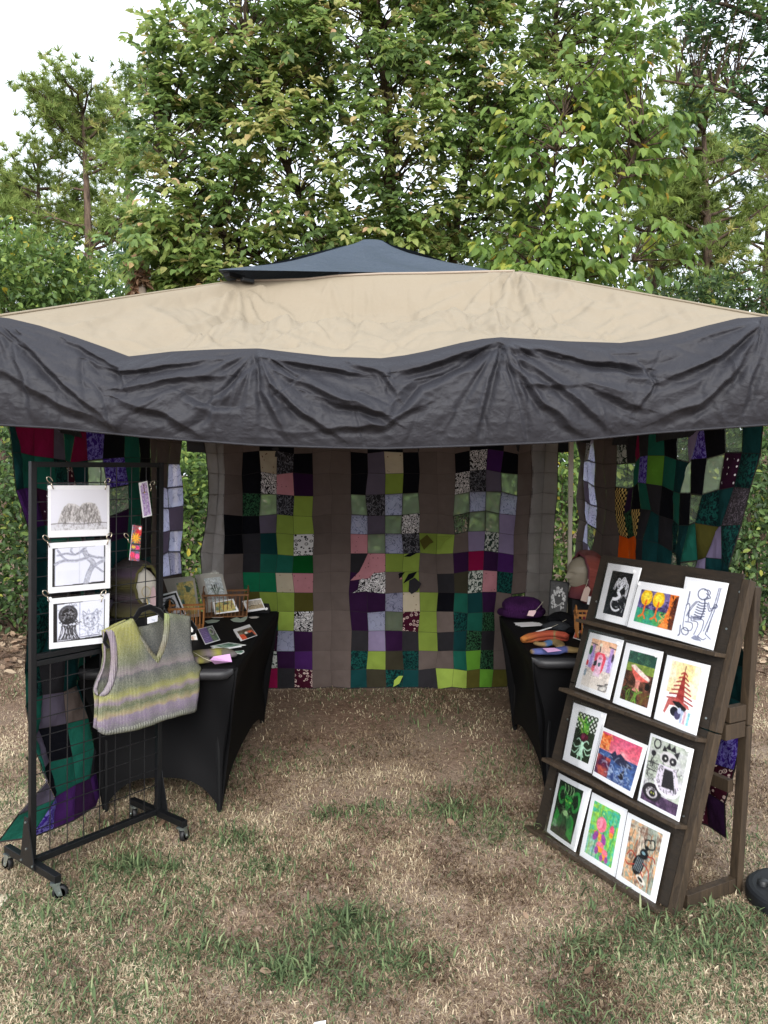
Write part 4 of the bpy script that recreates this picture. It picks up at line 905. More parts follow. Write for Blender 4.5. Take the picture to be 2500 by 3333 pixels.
M_SLEEVE = sleeve_mat(); M_STICK = simple('white_sticker', (.85, .85, .86, 1), .4, .02); M_WIRE = simple('chrome_wire', hx('b8b4ae'), .25, .1, 20, .02, metal=.9)
def sheet(name, label, cat, q, art, mg=(.08, .08, .08, .08), group=None, sleeve=True, sticker=None, thick=.002, curl=.0, paper=None, base=None, ov=.03):
    """flat print: card, printed image, clear sleeve, round price sticker. q = TL,TR,BR,BL world points"""
    q = [Vector(p) for p in q]; c = sum(q, Vector()) / 4; n = (q[1] - q[0]).cross(q[0] - q[3]).normalized()
    if n.dot(CAM - c) < 0: n = -n
    root = thing(name, base or (q[2] + q[3]) / 2, label, cat, group)
    def bl(u, v, o=0.0): return (q[0].lerp(q[1], u)).lerp(q[3].lerp(q[2], u), v) + n * (o + curl * math.sin(math.pi * u) * (1 - v * .6))
    k = 7; V = []; Fc = []
    for o in (thick, 0.0): V += [bl(i / (k - 1), j / (k - 1), o) for i in range(k) for j in range(k)]
    gf = grid_faces(k, k).tolist(); Fc = gf + [[i + k * k for i in f[::-1]] for f in gf]
    rim = [i * k for i in range(k)] + [(k - 1) * k + j for j in range(1, k)] + [i * k + k - 1 for i in range(k - 2, -1, -1)] + [j for j in range(k - 2, 0, -1)]
    Fc += [[a, b, b + k * k, a + k * k] for a, b in zip(rim, rim[1:] + rim[:1])]
    mk('card', V, Fc, paper or M_PAPER, root)
    if art is not None:
        w, h = art.W, art.H; l, t, r, b = mg; us = l + (1 - l - r) * np.linspace(0, 1, w); vs = t + (1 - t - b) * np.linspace(0, 1, h)
        Q = [np.array(p) for p in q]; U, Vv = np.meshgrid(us, vs); u, v = U[..., None], Vv[..., None]; nn = np.array(n)
        W = (Q[0] * (1 - u) + Q[1] * u) * (1 - v) + (Q[3] * (1 - u) + Q[2] * u) * v + nn * (thick + .0006 + curl * np.sin(math.pi * u) * (1 - v * .6))
        mk('printed_image', W.reshape(-1, 3), grid_faces(h, w), M_INK, root, col=art.lines(None).reshape(-1, 3))
    if sleeve:
        z = thick + .0025; V = [bl(-ov, -ov - .02, z), bl(1 + ov * .4, -ov - .02, z), bl(1 + ov * .4, 1.005, z), bl(-ov, 1.005, z)]
        V += [p - n * .0004 for p in V]; mk('clear_sleeve', [p + n * curl * 1.0 for p in V], [(0, 1, 2, 3), (7, 6, 5, 4)], M_SLEEVE, root)
    if sticker:
        cu, cv, r = sticker; cc = bl(cu, cv, thick + .0035 + curl); x = (q[1] - q[0]).normalized(); y = n.cross(x)
        V = [cc + (x * math.cos(a) + y * math.sin(a)) * r for a in np.linspace(0, 6.283, 18, endpoint=False)]; V2 = [p + n * .0008 for p in V]
        mk('price_sticker', V + V2, [list(range(17, -1, -1)), list(range(18, 36))] + [[i, (i + 1) % 18, 18 + (i + 1) % 18, 18 + i] for i in range(18)], M_STICK, root)
    return root
def skull_scroll(a):     # white creature on black
    a.cloud(['101012', '1d1d20', '0a0a0c'], 14); w = 'e6e8ee'
    a.curve([(.35, .62), (.3, .75), (.42, .86), (.6, .88), (.72, .84)], .035, w); a.curve([(.35, .66), (.31, .75), (.42, .83), (.6, .85)], .008, '101012')
    a.curve([(.62, .34), (.5, .45), (.62, .55), (.5, .62), (.36, .63)], .06, w)
    for p in ([(.3, .4), (.38, .24), (.55, .3)], [(.45, .36), (.42, .18), (.6, .27)], [(.6, .3), (.75, .2), (.82, .36)], [(.66, .32), (.86, .28), (.88, .5)], [(.5, .28), (.66, .14), (.72, .24)]): a.curve(p, .045, w); a.curve(p, .008, '101012')
    a.scrib(24, (.3, .2, .85, .62), .006, '101012', 1, .12); a.scrib(14, (.6, .5, .95, .85), .008, w, .9, .14); return a
def lantern_wood(a):
    a.cloud(['241d33', '5a4f86', '8478b0', '2c2440'], 7, (0, 0, 1, .6)); a.cloud(['2d7a3e', '4ea85a', '2f9a86', '6cb34a'], 6, (0, .55, 1, 1), seed=3)
    a.scrib(50, (.1, .25, .9, .58), .008, '2a1f3d', .7, .15)
    for x in (.2, .52): a.ell(x, .22, .15, .24, 'f2c322'); a.ell(x, .2, .09, .13, 'f8e04a'); a.curve([(x + .02, .3), (x, .5), (x - .01, .72), (x - .1, .82)], .022, 'e8702e'); a.curve([(x, .72), (x + .07, .84)], .018, 'e8702e')
    a.poly([(.78, 0), (1, 0), (1, 1), (.62, 1), (.74, .8), (.8, .4)], 'e67a2c'); a.poly([(.92, .05), (1, .02), (1, 1), (.88, 1), (.86, .5)], '6a3520'); a.scrib(30, (.87, .1, 1, .95), .008, '2e160e', .9, .08); a.scrib(12, (.68, .6, .86, 1), .012, 'f2a050', .8, .15); return a
def seated_bones(a):
    k = '3a3f5c'; L = lambda p, w=.009: a.curve(p, w, k)
    a.ell(.5, .2, .13, .09, k, 1, .3, .09); L([(.52, .13), (.62, .12), (.68, .16), (.66, .2), (.7, .24), (.62, .27), (.56, .3)]); L([(.58, .18), (.64, .2)]); L([(.6, .24), (.66, .25)])
    for i in range(6): y = .34 + .045 * i; L([(.42 - .01 * i, y), (.52, y + .015), (.64, y)], .011); a.ell(.44 - .01 * i, y, .012, .009, k)
    L([(.58, .3), (.6, .45), (.56, .62)], .014); L([(.4, .34), (.28, .46), (.2, .6), (.3, .64)]); L([(.36, .34), (.24, .46), (.16, .62)]); L([(.66, .34), (.74, .46), (.86, .38)]); L([(.68, .32), (.76, .42), (.84, .36)])
    a.ell(.87, .36, .04, .03, k, 1, 0, .25); L([(.86, .06), (.82, .4), (.7, .8)]); L([(.9, .06), (.87, .4), (.76, .84)]); L([(.84, .5), (.8, .8)])
    L([(.36, .62), (.44, .6), (.6, .62), (.66, .66), (.64, .8), (.58, .9)]); L([(.34, .68), (.48, .68), (.52, .74), (.46, .9)]); L([(.3, .6), (.32, .68)]); a.poly([(.3, .6), (.6, .58), (.56, .64), (.36, .66)], k, .5)
    L([(.12, .42), (.1, .6), (.14, .84), (.36, .84), (.36, .72), (.16, .72)]); L([(.1, .44), (.2, .42), (.24, .7)]); a.ell(.2, .88, .1, .06, k, 1, .2, .12); L([(.04, .8), (.06, .94), (.02, .98)], .014)
    a.poly([(.4, .96), (.5, .9), (.6, .92), (.7, .97), (.5, .98)], k, .6); L([(.56, .9), (.72, .94), (.8, .9)]); L([(.14, .2), (.13, .4)], .014); L([(.76, .84), (.92, .9)]); return a
def ghost_chair(a):
    a.grad('f0b98e', 'e9d6da', (0, 0, 1, .35)); a.grad('c9bfe4', 'e2dcec', (0, .3, 1, .62)); a.grad('d9cfc6', 'eee7df', (0, .6, 1, 1))
    for x in (.1, .8): a.poly([(x, .12), (x + .12, .12), (x + .14, .6), (x + .02, .6)], 'a98ad4', .8); a.line([(x - .06, .1), (x + .2, .12)], .012, '1c1a20')
    a.scrib(30, (0, .62, 1, 1), .004, 'b8a898', .7, .2, 2)
    a.ell(.42, .1, .06, .035, 'f4efdc'); a.line([(.42, .14), (.43, .24)], .02, '2b2b28')
    a.poly([(.28, .3), (.36, .25), (.62, .26), (.72, .34), (.68, .6), (.6, .7), (.3, .66), (.24, .62), (.3, .5)], 'e8556a'); a.poly([(.26, .52), (.36, .52), (.36, .64), (.25, .64)], 'f27888')
    a.ell(.5, .38, .11, .09, 'f6b6cc'); a.poly([(.4, .38), (.6, .38), (.62, .74), (.36, .74)], 'efd9ee', .85); a.ell(.47, .37, .014, .02, '1c1a20'); a.ell(.53, .37, .014, .02, '1c1a20'); a.poly([(.3, .45), (.4, .41), (.42, .52), (.3, .56)], '2a2a30'); a.poly([(.46, .46), (.56, .45), (.54, .54), (.48, .53)], '3d6a70')
    a.ell(.07, .25, .06, .1, '2c6b3a'); a.ell(.05, .52, .05, .06, 'c92a3c'); a.ell(.06, .72, .05, .08, '8a99a8'); a.ell(.94, .3, .04, .09, '3d3040'); a.ell(.85, .93, .18, .07, '8e8a88', 1, -.3); a.ell(.85, .93, .12, .04, 'd6d2cc', 1, -.3); a.line([(.64, .9), (.8, .88)], .02, '1c1a1c'); a.line([(.9, .84), (.98, .82)], .02, '1c1a1c'); return a
def mushroom(a):
    a.cloud(['1d4038', '3a6a54', '24463c', '557a58'], 5, (0, 0, 1, .3)); a.cloud(['6f8a3c', '8fa04a', '4d6a34'], 4, (0, .24, 1, .42), seed=2); a.cloud(['4a2f24', '7a4b3a', '2f2018', '8a5e4a'], 6, (0, .4, 1, 1), seed=5)
    a.poly([(.18, .3), (.3, .26), (.6, .36), (.88, .45), (.86, .53), (.6, .56), (.42, .54), (.26, .42)], 'd9685c'); a.poly([(.16, .29), (.3, .26), (.6, .36), (.9, .46), (.88, .52), (.6, .46), (.3, .36)], 'f0d9cf'); a.poly([(.42, .54), (.6, .54), (.58, .7), (.66, .78), (.36, .76), (.46, .66)], 'd28f82')
    for i in range(14): x = a.r.uniform(0, 1); a.curve([(x, 1), (x + a.r.normal(0, .06), .85), (x + a.r.normal(0, .16), .7 + .1 * a.r.random())], .014, ['5f8f34', '7fa84a', '3d6a2c'][i % 3])
    a.ell(.86, .62, .08, .07, '17120f'); a.poly([(.62, .78), (.9, .72), (1, .9), (.7, 1)], '6b4a2a', .7); return a
def pagoda(a):
    a.cloud(['fbf6ea', 'f3e0b0', 'f7efda', 'efd68e'], 3, (0, 0, 1, .55)); a.put((np.hypot(a.X - .5, (a.Y - .14) * 1.4) < .3).astype(float), 'f2d488', .5); a.line([(.5, .05), (.5, .16)], .012, '5a2a24')
    for i in range(7):
        y = .16 + .075 * i; w = .1 + .055 * i; a.poly([(.5 - w * .3, y), (.5 + w * .3, y), (.5 + w * .35, y + .07), (.5 - w * .35, y + .07)], ['a8433c', '8f2f2c'][i % 2]); a.curve([(.5 - w, y + .035), (.5, y), (.5 + w, y + .05)], .018, '9c3230')
    a.poly([(.12, .66), (.4, .6), (.8, .68), (.86, .74), (.6, .72), (.2, .76), (.1, .92), (.04, .9)], 'b5504a', .9); a.poly([(.26, .68), (.5, .66), (.78, .74), (.7, .8), (.4, .74)], '1b1a1c'); a.ell(.4, .84, .14, .08, '20202a'); a.ell(.52, .88, .1, .08, '4a4668'); a.ell(.56, .8, .06, .05, 'c9cfe8')
    for x, c in ((.62, 'a9b8d8'), (.72, 'c89aa8'), (.84, '7ac0cc')): a.poly([(x, .78), (x + .08, .78), (x + .06, 1), (x - .02, 1)], c, .8)
    return a
def onion_girl(a):
    a.cloud(['172016', '2c3a24', '0f140e'], 6); a.put(((np.sin((a.X + a.Y * a.asp) * 34) > -.2) & (np.sin((a.X - a.Y * a.asp) * 34) > -.2) & (a.Y < .36)).astype(float), 'e9eee6')
    for i in range(18): x = .5 + a.r.normal(0, .05); a.curve([(x, .52), (x + a.r.normal(0, .1), .3), (x + a.r.normal(0, .28), .06 + .15 * a.r.random())], .02, ['3f8f2c', '6fb03c', 'a9cf62', '2c6b26'][i % 4])
    a.ell(.52, .5, .2, .09, '4a1426'); a.ell(.47, .49, .08, .06, '7a3048'); g = 'bfe8cc'
    a.ell(.5, .65, .08, .05, g); a.poly([(.4, .68), (.6, .68), (.58, .8), (.7, .92), (.3, .92), (.42, .8)], g); a.line([(.42, .9), (.38, 1)], .03, g); a.line([(.58, .9), (.62, 1)], .03, g)
    for p in ([(.42, .7), (.2, .76), (.06, .7)], [(.58, .7), (.8, .74), (.95, .68)], [(.44, .62), (.3, .56), (.2, .6)], [(.56, .62), (.7, .56), (.8, .6)], [(.6, .72), (.8, .84), (.98, .8)], [(.4, .74), (.22, .88), (.04, .86)]): a.curve(p, .018, g)
    return a
def sea_ship(a):
    a.grad('b8325c', 'f0b0b4', (0, 0, 1, .5)); a.cloud(['c23868', 'e87f9a', 'd8566a', 'f4c2c0'], 3, (0, 0, 1, .4), .6); a.cloud(['1f2f5c', '4a6aa0', '2c3f74', '9fb6d4'], 7, (0, .42, 1, 1), seed=4); a.cloud(['a8201c', 'e0603c', '6a1a30', '2c2448'], 6, (0, .55, .36, 1), .8, seed=8)
    a.cloud(['7a1a14', 'e87a3a', 'a8301c'], 9, (0, .05, .26, .4), 1, seed=2); a.scrib(26, (0, .05, .28, .38), .014, 'f2b070', .7, .06); a.poly([(.3, .48), (.42, .32), (.48, .4), (.56, .34), (.7, .42), (.86, .48), (.9, .56), (.6, .6), (.4, .54)], '2c2f4a'); a.poly([(.62, .82), (.74, .62), (.76, .84), (.7, .88)], '1c1a26'); a.line([(.72, .6), (.72, .86)], .01, '1c1a26'); a.scrib(40, (.1, .5, 1, 1), .01, 'c9d6e6', .5, .16, 3); return a
def raccoon(a):
    a.cloud(['c9cfc0', 'b8c0b0', 'd6d0dc'], 3); k = '1e1c22'; a.cloud(['6a4a70', '3c2a44', '8a6a8e'], 8, (0, .82, 1, 1), seed=3)
    a.ell(.55, .24, .22, .1, 'd9d4d6'); a.ell(.47, .25, .09, .06, k); a.ell(.68, .26, .09, .06, k); a.ell(.48, .25, .025, .018, 'e8e6e0'); a.ell(.67, .26, .025, .018, 'e8e6e0'); a.poly([(.36, .16), (.4, .06), (.5, .14)], k); a.poly([(.66, .14), (.8, .08), (.78, .2)], k); a.poly([(.44, .1), (.52, 0), (.58, .09), (.66, .01), (.72, .12)], k)
    a.poly([(.34, .36), (.8, .36), (.94, .62), (.86, .76), (.3, .74)], 'e0d8e4'); a.poly([(.5, .4), (.72, .4), (.84, .66), (.5, .68)], k); a.scrib(40, (.34, .34, .9, .74), .006, k, .9, .1); a.ell(.28, .82, .26, .13, k); a.ell(.28, .83, .16, .08, 'd9d2d6'); a.ell(.3, .84, .09, .05, k); a.ell(.27, .83, .02, .014, 'b8c05a'); a.ell(.34, .83, .02, .014, 'b8c05a'); a.scrib(40, (.02, .72, .56, .95), .006, k, .9, .08)
    a.curve([(.3, .62), (.5, .76), (.84, .76), (.96, .64)], .03, 'f2eef4'); a.ell(.2, .08, .09, .07, k, 1, 0, .2); a.ell(.14, .24, .07, .045, k); a.line([(.16, .28), (.1, .38)], .01, k); a.line([(0, .4), (.34, .38)], .01, k); a.line([(.04, .5), (.3, .5)], .01, k); a.scrib(30, (0, .3, .34, .66), .006, k, .8, .12); return a
def green_dragon(a):
    a.cloud(['08140a', '0f2a14', '0a1c0e'], 5); a.poly([(.1, .5), (.3, .62), (.2, .95), (.02, .9)], '1f8a34'); a.poly([(.72, .5), (.9, .6), (.96, .96), (.7, .9)], '1f8a34')
    g = '2e8a3c'
    a.curve([(.44, .22), (.2, .12), (.1, .28), (.24, .4), (.34, .34)], .045, g); a.curve([(.62, .22), (.84, .1), (.96, .3), (.82, .44), (.72, .36)], .045, g); a.curve([(.44, .22), (.22, .16), (.14, .28)], .012, '0d2a12'); a.curve([(.62, .22), (.82, .16), (.9, .3)], .012, '0d2a12')
    a.poly([(.36, .26), (.52, .2), (.7, .26), (.64, .4), (.54, .5), (.44, .4)], '2f9a3e'); a.line([(.42, .31), (.49, .33)], .014, 'c9e85a'); a.line([(.58, .33), (.66, .31)], .014, 'c9e85a'); a.poly([(.46, .48), (.6, .48), (.62, .7), (.5, .8), (.4, .66)], '1a4a24'); a.ell(.52, .54, .1, .05, 'bfe0a0', .8); a.scrib(22, (.36, .44, .68, .66), .008, '9fd08a', .8, .1)
    a.scrib(30, (.3, .2, .74, .5), .006, '0d2a12', .9, .1); a.ell(.34, .72, .1, .12, '2a6a38', .9); a.ell(.72, .68, .1, .12, '2a6a38', .9); a.poly([(.1, .84), (.6, .9), (.62, .98), (.08, .92)], '0a0f0a'); a.scrib(12, (.05, .76, .24, .9), .012, '8aa890', .8, .1)
    for x in (.3, .44, .56, .66): a.curve([(x, .2), (x + .02, .1), (x - .03, .04)], .014, '9ac08a')
    return a
def iris(a):
    a.cloud(['2fa878', '5fc48a', 'a8d04c', '38b0a0', 'd8d86a'], 4); a.cloud(['c9b8d8', '8fc0b8'], 5, (0, .6, .4, 1), .6, seed=3)
    for i in range(12): x = a.r.uniform(0, 1); a.curve([(x, 1), (x + a.r.normal(0, .08), .5), (x + a.r.normal(0, .2), .1)], .02, ['3aa85c', '8cc84a', '2c8f6a'][i % 3], .6)
    p, q, o = 'f07a94', '9a4a9c', 'f09a34'
    a.ell(.42, .36, .18, .14, p); a.ell(.36, .34, .1, .1, 'f49ab0'); a.ell(.38, .56, .18, .05, o, 1, .2); a.ell(.28, .6, .08, .1, q, 1, .4); a.ell(.58, .6, .08, .1, q, 1, -.4); a.ell(.44, .6, .06, .08, 'f0b048')
    a.ell(.8, .38, .08, .1, 'e8607c'); a.ell(.8, .46, .07, .05, o); a.ell(.5, .74, .14, .08, p); a.ell(.5, .8, .14, .05, o); a.ell(.4, .84, .07, .07, q); a.ell(.7, .82, .1, .07, p); a.ell(.68, .9, .12, .05, o); a.ell(.6, .93, .06, .06, q); a.ell(.78, .92, .06, .06, q); return a
def beetle(a):
    a.cloud(['d8c0a4', '8a9a8c', 'e2a878', 'b8b8a8', '7a5a4a', 'c9d0c4'], 6); a.poly([(.56, 0), (.84, 0), (.98, 1), (.7, 1)], '9aa89c', .7)
    for i in range(26): x = a.r.random(); a.curve([(x, a.r.random()), (x + a.r.normal(0, .1), a.r.random()), (x + a.r.normal(0, .2), a.r.random())], .012, ['e07a3c', '6a4434', 'f0e0d0', '4a5a4c'][i % 4], .6)
    k = '0c1012'
    a.ell(.46, .66, .17, .17, k, 1, .25); a.ell(.58, .45, .13, .08, k, 1, .2); a.ell(.63, .34, .06, .04, k); a.curve([(.58, .34), (.54, .24), (.66, .2), (.7, .24)], .016, k); a.curve([(.68, .34), (.84, .3), (.8, .18), (.7, .19)], .016, k)
    for i in range(5): x = .36 + .05 * i; a.line([(x + .06, .54), (x - .02, .76)], .008, 'c9dce4', .8)
    a.ell(.56, .44, .06, .025, '9ac4d0', .8, .2)
    for p in ([(.34, .56), (.18, .5), (.06, .6)], [(.7, .46), (.86, .44), (.94, .5)], [(.6, .6), (.78, .66), (.84, .78)], [(.34, .68), (.14, .74), (.04, .7)], [(.58, .74), (.7, .86), (.72, .94)]): a.curve(p, .014, 'a8342c')
    a.ell(.62, .86, .16, .05, 'ece8dc', .9, .3); a.ell(.6, .86, .09, .025, '1c1a1a', 1, .3); return a
def furry_dogs(a):
    a.grad('e9e9f0', 'dcdce6'); a.grad('d4d4dc', 'dcdce0', (0, .82, 1, 1)); k = '6f6a68'
    hump = [(.12, .8), (.16, .62), (.22, .44), (.3, .34), (.42, .36), (.5, .42), (.56, .34), (.68, .32), (.78, .36), (.84, .5), (.88, .7), (.9, .82)]
    a.poly(hump, 'c2bebc', .8)
    for _ in range(260):
        x, y = a.r.uniform(.1, .92), a.r.uniform(.3, .84)
        if inpoly(np.array([[x, y]]), np.array(hump))[0]: t = a.r.uniform(1.1, 2.2); a.curve([(x, y), (x + .03 * math.cos(t), y + .05), (x + .06 * math.cos(t) + a.r.normal(0, .015), y + .09)], .005, k, .75)
    a.curve([(0, .84), (.2, .82), (.5, .85), (.8, .82), (1, .83)], .006, k); a.scrib(50, (0, .9, 1, 1), .004, 'a8a4a8', .8, .08); return a
def bare_tree(a):
    a.put(np.ones_like(a.X), '1a1a1c'); a.poly([(.05, .02), (.97, .0), (.97, .94), (.05, .98)], 'e4e6f2'); k = 'b4b6c2'
    for p, w in (([(.62, .98), (.68, .7), (.76, .46), (.66, .3), (.58, .1)], .05), ([(.7, .62), (.84, .48), (.97, .4)], .032), ([(.64, .3), (.44, .36), (.2, .34), (.06, .42)], .03), ([(.64, .22), (.8, .3), (.97, .34)], .028), ([(.58, .12), (.4, .2), (.26, .16), (.1, .2)], .022), ([(.3, .34), (.2, .26), (.1, .06)], .016), ([(.4, .2), (.34, .1), (.36, .02)], .014), ([(.5, .14), (.62, .04)], .014), ([(.76, .5), (.86, .6), (.95, .7)], .018)): a.curve(p, w, k, .8); a.curve([(x - w * .9, y) for x, y in p], .005, '85879a', .9); a.curve([(x + w * .9, y) for x, y in p], .005, '85879a', .7)
    a.cloud(['e4e6f2', 'd0d2de'], 6, (.1, .6, .55, .94), .3); a.line([(.5, .02), (.5, .95)], .004, 'b8bac6'); return a
def spiral_and_cat(a):
    a.put(np.ones_like(a.X), '151517'); a.poly([(.08, .04), (.98, .0), (.98, .93), (.08, .98)], 'e6e8f4'); k = '18181c'; a.line([(.5, .03), (.5, .95)], .006, '8f93a8')
    a.ell(.28, .32, .12, .17, k); 
    for i in range(6): a.ell(.28, .32, .12 + .011 * i, .165 + .014 * i, k, .8, 0, .035)
    a.scrib(22, (.2, .22, .36, .42), .005, 'b8b8c0', .8, .06); a.scrib(26, (.1, .46, .46, .56), .006, k, .9, .1)
    for i in range(26): x = .16 + .011 * i; a.curve([(x, .58 + .04 * a.r.random()), (x + a.r.normal(0, .03), .75), (x + (x - .3) * .5, .95)], .006, k, .85)
    a.scrib(16, (.1, .06, .46, .2), .005, '6a6c78', .8, .06); c = '8a8ea0'
    a.curve([(.58, .44), (.56, .26), (.64, .34), (.76, .34), (.84, .24), (.86, .44), (.84, .6), (.72, .7), (.6, .62), (.58, .44)], .007, c); a.ell(.65, .46, .022, .02, '3c4054'); a.ell(.78, .45, .022, .02, '3c4054'); a.poly([(.69, .54), (.74, .54), (.715, .57)], c); a.scrib(90, (.56, .3, .92, .9), .004, c, .8, .09, 3); a.line([(.52, .92), (.9, .9)], .006, '3c4054'); return a
def sword_mark(a):
    a.cloud(['c9b2d8', 'a88ac4', 'ddcfe6', '8f78a8'], 5); a.line([(.5, .3), (.52, .95)], .05, 'd8d4e2'); a.line([(.5, .3), (.52, .95)], .012, '6f6684'); a.line([(.2, .3), (.82, .3)], .03, '2c2230'); a.line([(.5, .08), (.5, .3)], .05, '4a1426'); a.ell(.5, .07, .07, .02, '4a1426'); a.ell(.5, .3, .08, .02, 'c9a03c'); return a
def flower_mark(a):
    a.cloud(['3d8a5a', '5a6a9a', 'c94a4a', '4aa0a0'], 6); a.ell(.72, .2, .3, .1, 'e0323c'); a.ell(.85, .08, .2, .08, 'f06a6a')
    for i in range(11): t = i * .571; a.line([(.45, .36), (.45 + .45 * math.cos(t), .36 + .13 * math.sin(t))], .07, ['f2a81c', 'f6c434'][i % 2])
    a.poly([(0, .52), (1, .5), (1, .54), (0, .56)], '2c3c34'); a.poly([(0, .7), (1, .68), (1, .72), (0, .74)], '2c3c34'); a.ell(.7, .62, .2, .05, 'e8407a'); a.ell(.3, .62, .2, .04, 'e8c84a'); a.ell(.25, .84, .24, .08, 'e8406a'); a.ell(.75, .86, .24, .08, 'f05aa0'); return a
def ink_sun(a):
    a.put(np.ones_like(a.X), '131315'); a.poly([(.0, .12), (.86, .08), (.92, .98), (.0, .98)], 'd9dae0'); k = '151518'; a.ell(.45, .48, .2, .2, k)
    for i in range(5): a.ell(.47, .48, .2 + .02 * i, .22 + .02 * i, k, .8, .2, .04)
    a.scrib(14, (.36, .38, .56, .6), .008, '8a8a90', .8, .08); a.scrib(26, (.02, .3, .3, .7), .012, k, .9, .16); a.scrib(14, (.1, .1, .8, .3), .008, k, .8, .1); a.scrib(12, (.6, .7, .9, .95), .01, k, .8, .12); return a
def leafy(a): a.cloud(['2f4a44', '6a8a80', 'b8a860', 'c9b878', '4a6a5c'], 4); a.poly([(.3, .4), (.6, .36), (.7, .6), (.5, .62), (.62, .8), (.3, .78)], 'cdb66a', .8); a.poly([(.5, .1), (.8, .2), (.7, .34), (.5, .3)], '32544a', .8); return a
def reeds(a):
    a.cloud(['aab4b8', 'c2c8ca', '98a2a8'], 3)
    for i in range(60): t = a.r.uniform(-1.4, 1.4); a.curve([(.5, .85), (.5 + .2 * t, .5), (.5 + .42 * t, .3 + .25 * abs(t))], .008, ['3f5248', 'd6dad8', '26342c'][i % 3], .8)
    for x in (.36, .5, .62): a.line([(x, .3), (x, .46)], .022, '1f1c18')
    return a
def beach(a): a.grad('b4aea4', 'cfc6b4'); a.poly([(0, .6), (.4, .5), (.7, .56), (1, .5), (1, 1), (0, 1)], 'a89a80'); a.poly([(.1, .62), (.3, .48), (.5, .54), (.56, .6)], '6f604c'); a.poly([(.66, .52), (.74, .44), (.8, .54)], '4a4238'); a.scrib(20, (0, .6, 1, 1), .008, '8a7c64', .6, .14, 2); return a
def purple_card(a): a.put(np.ones_like(a.X), '6f5a9a'); a.cloud(['a8c04a', '2f4a5c', '7f9a6a', '36304a', 'd0c87a'], 6, (.55, 0, 1, 1), 1, 4); a.ell(.76, .35, .14, .2, 'd8d4e0', .8, 0, .2); [a.line([(.06, .12 + .11 * i), (.34 + .1 * ((i * 7) % 3) / 2, .12 + .11 * i)], .012, 'b8a8d8', .8) for i in range(8)]; return a
def orange_card(a): a.cloud(['7a4a34', 'a8a08a', '4a4234', '8a6a4a'], 6); a.poly([(.0, .4), (.3, .5), (.34, 1), (0, 1)], 'e8603c'); a.poly([(.55, .3), (.9, .3), (1, .9), (.8, .9)], 'e8704a'); a.ell(.48, .42, .1, .12, 'f0efe8'); a.poly([(.35, .62), (.85, .5), (.9, 1), (.38, 1)], '17171a'); return a
def skull_rose(a): # white linocut on black
    a.cloud(['0f0f11', '1a1a1d'], 8); w = 'c8c8c8'; a.scrib(16, (.1, .06, .9, .24), .01, '3a3a3e', .8, .3, 3)
    for _ in range(84): t = a.r.uniform(0, 6.28); r = a.r.uniform(.24, .44); x, y = .5 + r * math.cos(t) * .95, .52 + r * math.sin(t) * .85; a.ell(x, y, .05, .026, w, .9, t + a.r.normal(0, .5)); a.line([(x - .03, y), (x + .03, y)], .006, '0f0f11')
    a.ell(.5, .48, .16, .13, '151517'); a.ell(.52, .4, .05, .03, w); a.curve([(.3, .62), (.5, .68), (.72, .6)], .014, w); a.curve([(.3, .66), (.5, .72), (.72, .64)], .01, w); a.poly([(.36, .72), (.64, .7), (.66, .95), (.34, .95)], '2a2a2d'); return a
def bonesticker(a): a.put(np.ones_like(a.X), 'c9d2ca'); a.cloud(['6a9a84', 'a8c0b0', '3f6a5a', 'd0d8d0'], 4, (.06, .06, .94, .94)); a.scrib(10, (.1, .1, .9, .9), .02, '2f4a40', .7, .3); return a
# ================================================================== GRID RACK
RA, RB = Vector((-1.4435, 3.128, 0)), Vector((-1.066, 3.608, 0)); RD = (RB - RA).normalized(); RN = Vector((RD.y, -RD.x, 0)); RW = (RB - RA).length
def RK(px, py, off=0.0): return HIT(px, py, RA + RN * off, RN)
def rk(s, z, off=0.0): return RA + RD * (s + .026 * z) + RN * off + Vector((0, 0, z))
RACK = thing('grid_rack', (RA + RB) / 2, 'black rolling wire grid rack with two stacked panels, at left in front of the table', 'display rack')
ZT, ZM, ZB = 1.735, .925, .105
for s in (0, RW):
    MB().bar(rk(s, ZB - .01), rk(s, ZT), .024, .024, RN).build('post', M_BLACKM, RACK, bevel=.002)
for z in (ZT - .012, ZM + .014, ZM - .013):
    MB().bar(rk(.0125, z), rk(RW - .0125, z), .022, .022).build('frame_bar', M_BLACKM, RACK, bevel=.002)
MB().bar(rk(.0125, ZB - .006), rk(RW - .0125, ZB - .006), .026, .026).build('base_bar', M_BLACKM, RACK, bevel=.002)
M_GWIRE = simple('grey_black_wire', hx('1e1e20'), .35, .2, 30, .05, metal=.3)
for i in range(1, 8):
    s = RW * i / 8
    MB().tube([rk(s, ZM + .02), rk(s, ZT - .02)], .0023, 5).build('wire', M_GWIRE, RACK); MB().tube([rk(s, ZB), rk(s, ZM - .02)], .0023, 5).build('wire', M_GWIRE, RACK)
for k in range(1, 10):
    MB().tube([rk(.01, ZT - .0762 * k - .012, .005), rk(RW - .01, ZT - .0762 * k - .012, .005)], .0023, 5).build('wire', M_GWIRE, RACK)
    MB().tube([rk(.01, ZM - .0762 * k - .013, .005), rk(RW - .01, ZM - .0762 * k - .013, .005)], .0023, 5).build('wire', M_GWIRE, RACK)
M_STEEL = simple('zinc_plated_steel', hx('a9b4b4'), .3, .1, 40, .05, metal=.9); M_RUB = simple('black_rubber', hx('101012'), .55, .1)
